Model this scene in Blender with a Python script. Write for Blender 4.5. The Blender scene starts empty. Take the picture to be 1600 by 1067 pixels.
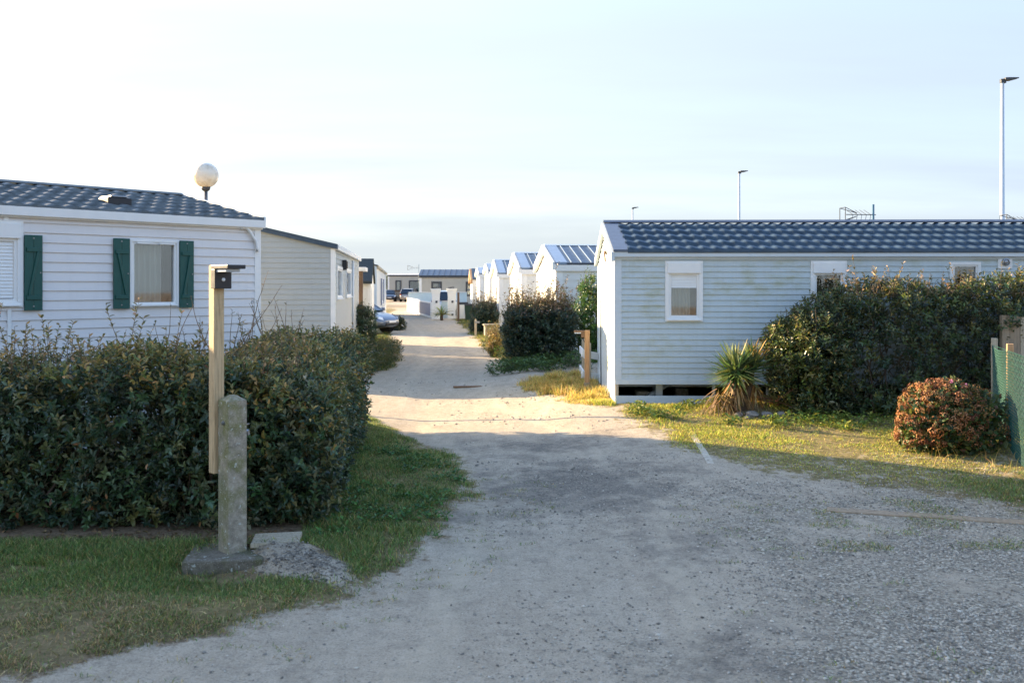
import bpy, math, random
import numpy as np
from mathutils import Vector, Matrix

random.seed(11)
rng = np.random.default_rng(11)
scene = bpy.context.scene
COL = scene.collection
CAM_H = 1.95
SUN_ELEV = 15.3
SUN_FROM = (-0.899, 0.438)          # horizontal direction towards the sun

# ------------------------------------------------------------------ helpers
def ss(a, b, x):
    t = np.clip((np.asarray(x, float) - a) / (b - a), 0, 1)
    return t * t * (3 - 2 * t)

def _hash(ix, iy, iz, seed):
    n = (ix * 374761393 + iy * 668265263 + iz * 2147483647 + seed * 1274126177) & 0xFFFFFFFF
    n = ((n ^ (n >> 13)) * 1274126177) & 0xFFFFFFFF
    return ((n ^ (n >> 16)) & 0xFFFF) / 65535.0

def vnoise(x, y, z=None, scale=1.0, seed=0):
    x = np.asarray(x, float) / scale; y = np.asarray(y, float) / scale
    z = np.zeros_like(x) if z is None else np.asarray(z, float) / scale
    x, y, z = np.broadcast_arrays(x, y, z)
    ix = np.floor(x).astype(np.int64); iy = np.floor(y).astype(np.int64); iz = np.floor(z).astype(np.int64)
    fx = x - ix; fy = y - iy; fz = z - iz
    fx = fx * fx * (3 - 2 * fx); fy = fy * fy * (3 - 2 * fy); fz = fz * fz * (3 - 2 * fz)
    r = 0
    for dx in (0, 1):
        for dy in (0, 1):
            for dz in (0, 1):
                w = (fx if dx else 1 - fx) * (fy if dy else 1 - fy) * (fz if dz else 1 - fz)
                r = r + w * _hash(ix + dx, iy + dy, iz + dz, seed)
    return r

def fbm(x, y, scale=1.0, seed=0, octv=4):
    r = 0; a = .5; tot = 0
    for i in range(octv):
        r = r + a * vnoise(x, y, None, scale / 2 ** i, seed + i); tot += a; a *= .5
    return r / tot

def props(o, label=None, cat=None, group=None, kind=None):
    if label: o['label'] = label
    if cat: o['category'] = cat
    if group: o['group'] = group
    if kind: o['kind'] = kind
    return o

def empty(name, loc, rz=0, label=None, cat=None, group=None):
    o = bpy.data.objects.new(name, None); COL.objects.link(o)
    o.empty_display_size = .2
    o.location = loc; o.rotation_euler = (0, 0, rz)
    return props(o, label, cat, group)

def copy_tree(o, parent=None):
    c = o.copy(); COL.objects.link(c)
    if parent is not None: c.parent = parent
    for ch in list(o.children): copy_tree(ch, c)
    return c

def link_mesh(name, me, mat, parent=None, smooth=False):
    o = bpy.data.objects.new(name, me); COL.objects.link(o)
    for m in (mat if isinstance(mat, (list, tuple)) else [mat]):
        me.materials.append(m)
    if parent is not None: o.parent = parent
    if smooth:
        me.polygons.foreach_set('use_smooth', np.ones(len(me.polygons), bool))
    return o

class MB:
    def __init__(s): s.v = []; s.f = []; s.M = None; s.mi = []; s.cur = 0
    def add(s, vs, fs):
        b = len(s.v)
        for p in vs:
            p = Vector(p)
            s.v.append(tuple(s.M @ p) if s.M is not None else tuple(p))
        for f in fs: s.f.append(tuple(b + i for i in f)); s.mi.append(s.cur)
        return s
    def box(s, x0, x1, y0, y1, z0, z1):
        return s.add([(x0,y0,z0),(x1,y0,z0),(x1,y1,z0),(x0,y1,z0),(x0,y0,z1),(x1,y0,z1),(x1,y1,z1),(x0,y1,z1)],
                     [(0,3,2,1),(4,5,6,7),(0,1,5,4),(1,2,6,5),(2,3,7,6),(3,0,4,7)])
    def bar(s, p0, p1, w, h, up=(0,0,1)):
        p0 = Vector(p0); p1 = Vector(p1); d = (p1 - p0).normalized(); u = Vector(up)
        a = d.cross(u)
        if a.length < 1e-4: a = d.cross(Vector((1,0,0)))
        a.normalize(); b = a.cross(d).normalized()
        vs = []
        for p in (p0, p1):
            for (i, j) in ((-1,-1),(1,-1),(1,1),(-1,1)): vs.append(p + a*i*w/2 + b*j*h/2)
        return s.add(vs, [(0,1,2,3),(7,6,5,4),(0,4,5,1),(1,5,6,2),(2,6,7,3),(3,7,4,0)])
    def tube(s, pts, rad, n=8, cap=True):
        pts = [Vector(p) for p in pts]
        if not isinstance(rad, (list, tuple)): rad = [rad]*len(pts)
        vs = []; fs = []; ref = Vector((0,0,1))
        for i, p in enumerate(pts):
            d = (pts[min(i+1,len(pts)-1)] - pts[max(i-1,0)]).normalized()
            a = d.cross(ref)
            if a.length < .05: a = d.cross(Vector((0,1,0)))
            a.normalize(); b = d.cross(a).normalized()
            for k in range(n):
                t = 2*math.pi*k/n
                vs.append(p + (a*math.cos(t) + b*math.sin(t))*rad[i])
        for i in range(len(pts)-1):
            for k in range(n):
                fs.append((i*n+k, i*n+(k+1)%n, (i+1)*n+(k+1)%n, (i+1)*n+k))
        if cap:
            fs.append(tuple(range(n-1,-1,-1))); fs.append(tuple((len(pts)-1)*n+k for k in range(n)))
        return s.add(vs, fs)
    def lathe(s, prof, n=24, c=(0,0,0)):
        vs = []; fs = []
        for (r, z) in prof:
            for k in range(n):
                t = 2*math.pi*k/n; vs.append((c[0]+r*math.cos(t), c[1]+r*math.sin(t), c[2]+z))
        for i in range(len(prof)-1):
            for k in range(n): fs.append((i*n+k, i*n+(k+1)%n, (i+1)*n+(k+1)%n, (i+1)*n+k))
        fs.append(tuple(range(n-1,-1,-1))); fs.append(tuple((len(prof)-1)*n+k for k in range(n)))
        return s.add(vs, fs)
    def prism(s, poly, axis, a0, a1):
        """extrude a 2-D polygon along axis ('x','y','z')"""
        def P(u, v, a): return {'x': (a,u,v), 'y': (u,a,v), 'z': (u,v,a)}[axis]
        n = len(poly)
        vs = [P(u,v,a0) for u,v in poly] + [P(u,v,a1) for u,v in poly]
        fs = [tuple(range(n-1,-1,-1)), tuple(range(n,2*n))] + [(i,(i+1)%n,n+(i+1)%n,n+i) for i in range(n)]
        return s.add(vs, fs)
    def build(s, name, mat, parent=None, smooth=False, bevel=0, recalc=True):
        me = bpy.data.meshes.new(name); me.from_pydata(s.v, [], s.f)
        if isinstance(mat, (list, tuple)) and len(mat) > 1: me.polygons.foreach_set('material_index', s.mi)
        if recalc:
            import bmesh
            bm = bmesh.new(); bm.from_mesh(me); bmesh.ops.recalc_face_normals(bm, faces=bm.faces); bm.to_mesh(me); bm.free()
        me.update()
        o = link_mesh(name, me, mat, parent, smooth)
        if bevel:
            m = o.modifiers.new('bevel', 'BEVEL'); m.width = bevel; m.segments = 2; m.limit_method = 'ANGLE'
        return o

def np_mesh(name, V, F, mat, parent=None, colors=None, attrs=None, smooth=False):
    V = np.asarray(V, np.float32); F = np.asarray(F, np.int32)
    me = bpy.data.meshes.new(name)
    k = F.shape[1]
    me.vertices.add(len(V)); me.vertices.foreach_set('co', V.ravel())
    me.loops.add(F.size); me.loops.foreach_set('vertex_index', F.ravel())
    me.polygons.add(len(F)); me.polygons.foreach_set('loop_start', np.arange(0, F.size, k, dtype=np.int32))
    me.polygons.foreach_set('loop_total', np.full(len(F), k, np.int32))
    if smooth: me.polygons.foreach_set('use_smooth', np.ones(len(F), bool))
    me.update(calc_edges=True)
    if colors is not None:
        a = me.attributes.new('tint', 'FLOAT_COLOR', 'POINT')
        c = np.ones((len(V), 4), np.float32); c[:, :3] = colors
        a.data.foreach_set('color', c.ravel())
    for n, d in (attrs or {}).items():
        a = me.attributes.new(n, 'FLOAT', 'POINT'); a.data.foreach_set('value', np.asarray(d, np.float32))
    return link_mesh(name, me, mat, parent)

# ------------------------------------------------------------------ materials
def srgb(r, g, b):
    f = lambda c: (c/255/12.92) if c/255 <= .04045 else ((c/255+.055)/1.055)**2.4
    return (f(r), f(g), f(b), 1)

def new_mat(name):
    m = bpy.data.materials.new(name); m.use_nodes = True
    nt = m.node_tree; b = nt.nodes['Principled BSDF']
    return m, nt, b

def N(nt, t, **kw):
    n = nt.nodes.new(t)
    for k, v in kw.items():
        if k in n.inputs: n.inputs[k].default_value = v
        else: setattr(n, k, v)
    return n

def ramp(nt, fac, stops):
    r = nt.nodes.new('ShaderNodeValToRGB'); e = r.color_ramp.elements
    while len(e) < len(stops): e.new(.5)
    for el, (p, c) in zip(e, stops):
        el.position = p; el.color = c if not isinstance(c, (int, float)) else (c, c, c, 1)
    nt.links.new(fac, r.inputs[0]); return r.outputs[0]

def mixc(nt, fac, a, b, mode='MIX'):
    m = nt.nodes.new('ShaderNodeMix'); m.data_type = 'RGBA'; m.blend_type = mode
    for i, v in ((0, fac), (6, a), (7, b)):
        if isinstance(v, bpy.types.NodeSocket): nt.links.new(v, m.inputs[i])
        else: m.inputs[i].default_value = v
    return m.outputs[2]

def noise(nt, scale, detail=4, rough=.55, vec=None, stretch=None):
    n = nt.nodes.new('ShaderNodeTexNoise'); n.inputs['Scale'].default_value = scale
    n.inputs['Detail'].default_value = detail; n.inputs['Roughness'].default_value = rough
    tc = nt.nodes.new('ShaderNodeTexCoord'); src = vec or tc.outputs['Object']
    if stretch:
        mp = nt.nodes.new('ShaderNodeMapping'); mp.inputs['Scale'].default_value = stretch
        nt.links.new(src, mp.inputs[0]); src = mp.outputs[0]
    nt.links.new(src, n.inputs['Vector'])
    return n.outputs['Fac']

def bump(nt, b, h, strength=.3, dist=.01):
    n = nt.nodes.new('ShaderNodeBump'); n.inputs['Strength'].default_value = strength; n.inputs['Distance'].default_value = dist
    nt.links.new(h, n.inputs['Height']); nt.links.new(n.outputs[0], b.inputs['Normal']); return n

def plain(name, c, rough=.5, var=.12, scale=6, metal=0, spec=None, bmp=0, bscale=80, stretch=None):
    """a coloured surface with mild uneven wear"""
    m, nt, b = new_mat(name)
    f = noise(nt, scale, 6, .6, stretch=stretch)
    dark = tuple(x*(1-var) for x in c[:3]) + (1,); lite = tuple(min(1, x*(1+var*.6)) for x in c[:3]) + (1,)
    nt.links.new(ramp(nt, f, [(.3, dark), (.7, lite)]), b.inputs['Base Color'])
    r = noise(nt, scale*2.3, 4)
    rr = nt.nodes.new('ShaderNodeMapRange'); rr.inputs[3].default_value = max(.02, rough-.08); rr.inputs[4].default_value = min(1, rough+.1)
    nt.links.new(r, rr.inputs[0]); nt.links.new(rr.outputs[0], b.inputs['Roughness'])
    b.inputs['Metallic'].default_value = metal
    if spec is not None: b.inputs['Specular IOR Level'].default_value = spec
    if bmp: bump(nt, b, noise(nt, bscale, 4, stretch=stretch), bmp, .004)
    return m

def siding_mat(name, c, algae, amount, rough=.5):
    """painted boards with runs of dirt and green algae (patchy, along the boards)"""
    m, nt, b = new_mat(name)
    base = mixc(nt, noise(nt, 3, 5), tuple(x*.92 for x in c[:3])+(1,), c)
    a1 = noise(nt, 1.1, 5, .6, stretch=(1, 1, 1.4)); a2 = noise(nt, 7, 6, .7, stretch=(.5, .5, 1.3))
    mul = nt.nodes.new('ShaderNodeMath'); mul.operation = 'MULTIPLY'; nt.links.new(a1, mul.inputs[0]); nt.links.new(a2, mul.inputs[1])
    msk = ramp(nt, mul.outputs[0], [(.24, 0), (.42, amount)])
    c2 = mixc(nt, msk, base, algae)
    st = ramp(nt, noise(nt, 5, 4, .6, stretch=(3.5, 3.5, .25)), [(.52, 0), (.8, .35*amount+.06)])
    c3 = mixc(nt, st, c2, tuple(x*.55 for x in c[:3])+(1,))
    nt.links.new(c3, b.inputs['Base Color']); b.inputs['Roughness'].default_value = rough
    bump(nt, b, noise(nt, 60, 3, stretch=(.04, .04, 2)), .06, .002)
    return m

def wood_mat(name, c, c2, rough=.75, axis=(14, 14, .9)):
    m, nt, b = new_mat(name)
    f = noise(nt, 5, 6, .65, stretch=axis)
    col = ramp(nt, f, [(.28, c2), (.5, c), (.72, tuple(min(1, x*1.2) for x in c[:3])+(1,))])
    k = ramp(nt, noise(nt, 11, 2, stretch=(1, 1, .35)), [(.70, 0), (.76, .7)])
    nt.links.new(mixc(nt, k, col, tuple(x*.35 for x in c2[:3])+(1,)), b.inputs['Base Color'])
    b.inputs['Roughness'].default_value = rough
    bump(nt, b, f, .4, .004); return m

def leaf_mat(name, under=None, rough=.42, trans=.28):
    """leaf: tint attribute on the upper side, own colour underneath, some light let through"""
    m, nt, b = new_mat(name)
    at = N(nt, 'ShaderNodeAttribute', attribute_name='tint'); c = at.outputs['Color']
    if under:
        g = nt.nodes.new('ShaderNodeNewGeometry')
        c = mixc(nt, g.outputs['Backfacing'], c, under)
    nt.links.new(c, b.inputs['Base Color']); b.inputs['Roughness'].default_value = rough
    t = nt.nodes.new('ShaderNodeBsdfTranslucent'); nt.links.new(mixc(nt, .5, at.outputs['Color'], (.9, .95, .25, 1), 'MULTIPLY'), t.inputs['Color'])
    sh = nt.nodes.new('ShaderNodeMixShader'); sh.inputs[0].default_value = trans
    nt.links.new(b.outputs[0], sh.inputs[1]); nt.links.new(t.outputs[0], sh.inputs[2])
    nt.links.new(sh.outputs[0], nt.nodes['Material Output'].inputs['Surface'])
    return m

def glass_mat(name, tint=(.86, .9, .9, 1), base=.12):
    m, nt, b = new_mat(name); nt.nodes.remove(b)
    fr = nt.nodes.new('ShaderNodeFresnel'); fr.inputs[0].default_value = 1.5
    ad = nt.nodes.new('ShaderNodeMath'); ad.operation = 'ADD'; ad.use_clamp = True; ad.inputs[1].default_value = base; nt.links.new(fr.outputs[0], ad.inputs[0])
    tr = N(nt, 'ShaderNodeBsdfTransparent', Color=tint); gl = N(nt, 'ShaderNodeBsdfGlossy', Roughness=.03)
    mx = nt.nodes.new('ShaderNodeMixShader')
    nt.links.new(ad.outputs[0], mx.inputs[0]); nt.links.new(tr.outputs[0], mx.inputs[1]); nt.links.new(gl.outputs[0], mx.inputs[2])
    nt.links.new(mx.outputs[0], nt.nodes['Material Output'].inputs['Surface']); return m

def concrete_mat(name, k=1., side=False):
    m, nt, b = new_mat(name)
    f = noise(nt, 18, 8, .7)
    base = ramp(nt, f, [(.3, srgb(112, 104, 90)), (.55, srgb(158, 148, 130)), (.75, srgb(188, 178, 160))])
    moss = ramp(nt, noise(nt, 5, 5, .65), [(.47, 0), (.62, .75)])
    if side:                                   # moss on one face, also painting in that side's darker light
        tc = nt.nodes.new('ShaderNodeTexCoord'); sx = nt.nodes.new('ShaderNodeSeparateXYZ'); nt.links.new(tc.outputs['Object'], sx.inputs[0])
        mk = ramp(nt, noise(nt, 4, 6, .7, stretch=(1, 1, .5)), [(.36, 0), (.6, .85)])
        g = nt.nodes.new('ShaderNodeMath'); g.operation = 'MULTIPLY'; nt.links.new(mk, g.inputs[0])
        sd = nt.nodes.new('ShaderNodeMath'); sd.operation = 'LESS_THAN'; nt.links.new(sx.outputs[0], sd.inputs[0]); sd.inputs[1].default_value = -.071
        nt.links.new(sd.outputs[0], g.inputs[1]); base = mixc(nt, g.outputs[0], base, srgb(98, 104, 66))
    c = mixc(nt, moss, base, srgb(112, 112, 60))
    if k != 1: c = mixc(nt, 1., c, (k, k, k*.97, 1), 'MULTIPLY')
    sp = ramp(nt, noise(nt, 130, 2), [(.62, 0), (.7, .6)])
    c = mixc(nt, sp, c, srgb(205, 198, 185))
    li = ramp(nt, noise(nt, 26, 3), [(.64, 0), (.69, .75)])
    c = mixc(nt, li, c, srgb(190, 195, 185))
    nt.links.new(c, b.inputs['Base Color']); b.inputs['Roughness'].default_value = .9
    bump(nt, b, noise(nt, 120, 6, .7), .7, .006); return m

def ground_mat():
    m, nt, b = new_mat('ground_soil')
    A = lambda n: N(nt, 'ShaderNodeAttribute', attribute_name=n).outputs['Fac']
    def madd(a, k, c=0.):
        n = nt.nodes.new('ShaderNodeMath'); n.operation = 'MULTIPLY_ADD'; nt.links.new(a, n.inputs[0])
        if isinstance(k, bpy.types.NodeSocket): nt.links.new(k, n.inputs[1])
        else: n.inputs[1].default_value = k
        if isinstance(c, bpy.types.NodeSocket): nt.links.new(c, n.inputs[2])
        else: n.inputs[2].default_value = c
        return n.outputs[0]
    # sandy dirt
    dirt = ramp(nt, noise(nt, 1.4, 7, .65, stretch=(1, .7, 1)), [(.3, srgb(154, 137, 113)), (.5, srgb(192, 175, 147)), (.68, srgb(218, 204, 178))])
    streak = ramp(nt, noise(nt, 2.6, 6, .7, stretch=(2.6, .35, 1)), [(.34, srgb(128, 114, 94)), (.5, srgb(188, 172, 146)), (.66, srgb(220, 206, 182))])
    dirt = mixc(nt, .5, dirt, streak)
    mott = ramp(nt, noise(nt, 9, 8, .78), [(.34, srgb(112, 100, 84)), (.5, srgb(188, 172, 146)), (.66, srgb(226, 214, 190))])
    dirt = mixc(nt, .42, dirt, mott)
    fine = noise(nt, 95, 5, .75)
    dirt = mixc(nt, .5, dirt, ramp(nt, fine, [(.25, srgb(112, 104, 92)), (.5, srgb(178, 166, 148)), (.75, srgb(222, 212, 196))]))
    # loose stones: each voronoi cell its own grey
    def stones(scale):
        v = nt.nodes.new('ShaderNodeTexVoronoi'); v.inputs['Scale'].default_value = scale
        tc = nt.nodes.new('ShaderNodeTexCoord'); nt.links.new(tc.outputs['Object'], v.inputs['Vector'])
        return v
    v1 = stones(62); sep = nt.nodes.new('ShaderNodeSeparateColor'); nt.links.new(v1.outputs['Color'], sep.inputs[0])
    gcol = ramp(nt, sep.outputs[0], [(0, srgb(108, 99, 86)), (.35, srgb(148, 138, 120)), (.7, srgb(178, 167, 146)), (1, srgb(216, 206, 186))])
    gm = ramp(nt, madd(noise(nt, 1.1, 3, .6), 2.4, madd(noise(nt, 4.2, 8, .78), 2.2, madd(A('gravel'), 1.2, -2.4))), [(.42, 0), (.75, .85)])
    col = mixc(nt, gm, dirt, gcol)
    # scattered dark chips on the dirt
    v2 = stones(85); sp2 = nt.nodes.new('ShaderNodeSeparateColor'); nt.links.new(v2.outputs['Color'], sp2.inputs[0])
    chip = ramp(nt, sp2.outputs[1], [(.82, 0), (.93, .3)])
    col = mixc(nt, chip, col, srgb(96, 90, 84))
    # dark patches of old surfacing
    dm = ramp(nt, madd(noise(nt, 2.3, 9, .78), 2.6, madd(A('dark'), .9, -1.15)), [(.30, 0), (.80, .72)])
    col = mixc(nt, dm, col, mixc(nt, sep.outputs[1], srgb(72, 68, 62), srgb(134, 128, 118)))
    # fine dust packed down along the wheel tracks
    tm = ramp(nt, madd(noise(nt, 3.0, 6, .7, stretch=(1.6, .5, 1)), 1.6, madd(A('track'), .8, madd(A('dark'), -.5, -1.0))), [(.25, 0), (.75, .6)])
    col = mixc(nt, tm, col, mixc(nt, .35, srgb(206, 192, 166), dirt))
    # soil and thatch under the grass
    soil = ramp(nt, noise(nt, 14, 6, .7), [(.3, srgb(92, 88, 52)), (.5, srgb(128, 116, 76)), (.7, srgb(164, 146, 104))])
    bare = ramp(nt, noise(nt, 30, 6, .7), [(.3, srgb(98, 82, 64)), (.6, srgb(146, 126, 102))])
    soil = mixc(nt, A('bare'), soil, bare)
    gr = ramp(nt, madd(noise(nt, 5.5, 9, .8), 3.4, madd(A('grass'), 1.3, -1.85)), [(.36, 0), (.66, 1)])
    col = mixc(nt, gr, col, soil)
    nt.links.new(col, b.inputs['Base Color']); b.inputs['Roughness'].default_value = .95; b.inputs['Specular IOR Level'].default_value = .15
    hh = madd(v1.outputs['Distance'], madd(gm, -1.0), madd(fine, .7, madd(noise(nt, 22, 5, .7), 1.2)))
    bump(nt, b, hh, .85, .02)
    return m

M = {}
M['white'] = plain('white_paint', srgb(232, 232, 228), .4, .06, 4)
M['whitewall'] = siding_mat('white_siding', srgb(228, 228, 222), srgb(150, 150, 110), .18)
M['cream'] = siding_mat('stained_siding', srgb(192, 203, 204), srgb(160, 158, 104), .62)
M['pinkwhite'] = siding_mat('pale_siding', srgb(226, 222, 218), srgb(160, 155, 150), .12)
M['beige'] = siding_mat('beige_siding', srgb(168, 174, 172), srgb(140, 138, 110), .2)
M['trimblue'] = siding_mat('weathered_trim', srgb(204, 214, 218), srgb(150, 150, 130), .22)
M['slate'] = plain('slate_tile', srgb(58, 76, 90), .48, .4, 6, spec=.45)
M['slate_old'] = plain('weathered_tile', srgb(98, 104, 104), .62, .45, 9)
M['ribroof'] = plain('blue_metal_roof', srgb(52, 64, 80), .34, .12, 2, spec=.5)
M['shingle'] = plain('dark_shingle', srgb(52, 60, 60), .85, .4, 30, bmp=.5)
M['paleblue'] = plain('pale_blue_flashing', srgb(128, 148, 170), .35, .1, 4)
M['flash'] = plain('grey_flashing', srgb(84, 94, 110), .4, .15, 4)
M['greenshut'] = plain('green_shutter_paint', srgb(6, 78, 70), .42, .14, 8, bmp=.1, stretch=(8, 8, 1))
M['black'] = plain('black_plastic', srgb(34, 35, 40), .38, .2, 12)
M['darkgrey'] = plain('dark_grey_metal', srgb(58, 62, 68), .45, .15, 8)
M['galv'] = plain('galvanised_pole', srgb(196, 204, 208), .42, .1, 3, metal=.25)
M['alu'] = plain('aluminium', srgb(150, 154, 158), .35, .12, 9, metal=.8)
M['mast'] = plain('blue_grey_mast', srgb(70, 104, 124), .45, .15, 5)
M['dark_in'] = plain('dark_interior', srgb(26, 24, 22), .9, .3, 3)
M['brown_in'] = plain('brown_interior', srgb(120, 98, 72), .9, .4, 3)
M['beige_in'] = plain('beige_interior', srgb(178, 168, 146), .9, .3, 4)
M['curtain'] = plain('net_curtain', srgb(222, 216, 206), .9, .06, 3)
M['wood_new'] = wood_mat('tan_timber', srgb(186, 146, 104), srgb(140, 100, 66))
M['wood_old'] = wood_mat('weathered_timber', srgb(178, 166, 142), srgb(128, 118, 98))
M['wood_grey'] = wood_mat('grey_timber', srgb(150, 134, 112), srgb(110, 98, 82)); M['wood_post'] = wood_mat('pale_tan_timber', srgb(188, 164, 126), srgb(138, 116, 84))
M['wood_dark'] = wood_mat('brown_timber', srgb(120, 94, 70), srgb(82, 62, 46))
M['concrete'] = concrete_mat('mossy_concrete'); M['postconcrete'] = concrete_mat('mossy_post_concrete', 1., True); M['darkconcrete'] = concrete_mat('dark_old_concrete', .5)
M['rock'] = plain('grey_stone', srgb(142, 134, 124), .9, .35, 12, bmp=.6, bscale=40)
M['glass'] = glass_mat('window_glass')
M['carglass'] = plain('car_glass', srgb(30, 44, 56), .06, .1, 3, spec=.8)
M['rubber'] = plain('tyre_rubber', srgb(24, 24, 25), .8, .2, 20)
M['bark'] = plain('bark', srgb(92, 76, 60), .9, .4, 30, bmp=.5)
M['twig'] = plain('twig_bark', srgb(126, 104, 80), .8, .3, 30)
M['ground'] = ground_mat()
M['leaf'] = leaf_mat('hedge_leaf', srgb(136, 134, 104), .34)
M['leaf2'] = leaf_mat('shrub_leaf', srgb(110, 122, 84), .5)
M['blade'] = leaf_mat('grass_blade', None, .6, .35)
M['petal'] = leaf_mat('dry_flower', None, .8, .25)
M['meshgreen'] = plain('green_fence_net', srgb(28, 84, 70), .55, .15, 10)
M['greenbin'] = plain('green_bin_plastic', srgb(36, 66, 48), .5, .1, 5)
M['gateblue'] = plain('blue_grey_gate_paint', srgb(106, 118, 146), .45, .1, 4)
M['teal'] = plain('pale_wall_render', srgb(196, 212, 214), .8, .08, 3, bmp=.2)
M['render'] = plain('white_wall_render', srgb(236, 236, 230), .85, .06, 3, bmp=.25)
M['beigewall'] = plain('grey_beige_panel', srgb(176, 172, 160), .6, .06, 2)
mg, ntg, bg = new_mat('opal_globe'); bg.inputs['Base Color'].default_value = srgb(236, 226, 206); bg.inputs['Roughness'].default_value = .25
bg.inputs['Subsurface Weight'].default_value = .35; bg.inputs['Subsurface Radius'].default_value = (.08, .07, .05)
nf = noise(ntg, 6, 5, .7)
ntg.links.new(ramp(ntg, nf, [(.3, srgb(196, 178, 146)), (.5, srgb(234, 222, 202)), (.8, srgb(242, 236, 220))]), bg.inputs['Base Color'])
M['globe'] = mg
def car_paint(name, c):
    m, nt, b = new_mat(name); b.inputs['Base Color'].default_value = c; b.inputs['Metallic'].default_value = .45
    b.inputs['Roughness'].default_value = .32; b.inputs['Coat Weight'].default_value = .8; b.inputs['Coat Roughness'].default_value = .05
    f = noise(nt, 30, 3); nt.links.new(mixc(nt, f, tuple(x*.9 for x in c[:3])+(1,), c), b.inputs['Base Color']); return m
M['car_grey'] = car_paint('grey_car_paint', srgb(96, 108, 124))
M['car_white'] = car_paint('pale_car_paint', srgb(206, 216, 220))
M['car_silver'] = car_paint('silver_car_paint', srgb(150, 146, 142))
M['car_dark'] = car_paint('dark_car_paint', srgb(52, 54, 64))
M['lens'] = plain('lamp_lens', srgb(215, 225, 235), .1, .05, 8, spec=.8)
M['redlens'] = plain('red_lamp_lens', srgb(140, 22, 20), .15, .05, 8)
M['frost'] = plain('frosted_panel', srgb(196, 206, 216), .4, .05, 8)

# ------------------------------------------------------------------ terrain
EL_Y = [-30, 3, 4.72, 5.29, 6.18, 7.08, 8.2, 9.35, 10.5, 12, 14.4, 16.0, 19, 22, 25, 30, 40, 60, 80, 130]
EL_X = [-3.2, -2.6, -2.1, -1.76, -.99, -.52, -.36, -.38, -.62, -1.16, -2.1, -3.4, -3.5, -2.95, -2.95, -3.75, -5.0, -8.2, -9.5, -16]
ER_Y = [-30, 6.5, 7.4, 8.6, 9.4, 10.2, 11.2, 12.5, 13.6, 15, 16.5, 18, 19.2, 19.8, 21.0, 21.6, 24, 26, 32, 40, 48, 57, 130]
ER_X = [9, 6.5, 4.6, 4.2, 2.7, 2.0, 1.6, 1.35, 1.25, .8, .35, .1, .5, 5.0, 5.0, .1, .0, -.25, -1.1, -1.75, -2.6, -3.6, -3.6]
def edgeL(y): return np.interp(y, EL_Y, EL_X)
def edgeR(y): return np.interp(y, ER_Y, ER_X)
def H(x, y):
    x = np.asarray(x, float); y = np.asarray(y, float)
    h = .25 * ss(-1.3, 2.0, x) * ss(7.5, 13.8, y) * (1 - ss(24.3, 27, y))
    h = h - .09 * ss(.2, 1.2, x) * ss(18.7, 19.5, y) * (1 - ss(20.6, 21.4, y))
    h = h + .05 * ss(-.1, .5, edgeL(y) - x) * (1 - ss(20, 40, y))
    fade = 1 - ss(30, 60, y)
    h = h + (.05 * (fbm(x, y, 2.6, 3) - .5) + .02 * (fbm(x, y, .6, 9) - .5)) * fade
    h = h + .10 * np.exp(-(((x + 1.50) / .32) ** 2 + ((y - 6.72 + .5*(x+1.5)) / .22) ** 2)) * (.45 + 1.1*vnoise(x, y, None, .16, 77))
    h = h - .13 * np.exp(-(((x + 2.0) / .55) ** 2 + ((y - 6.35) / .42) ** 2))          # heap beside the concrete post
    h = h + .16 * np.exp(-(((x - 3.15) / .55) ** 2 + ((y - 13.05) / .3) ** 2))          # heap under the yucca
    for cx in (-1.15, .55):                                                               # wheel tracks
        h = h - .02 * np.exp(-((x - cx + .06 * (y - 10)) / .28) ** 2) * ss(3, 6, y) * fade
    return h
def Hs(x, y): return float(H(x, y))

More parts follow.
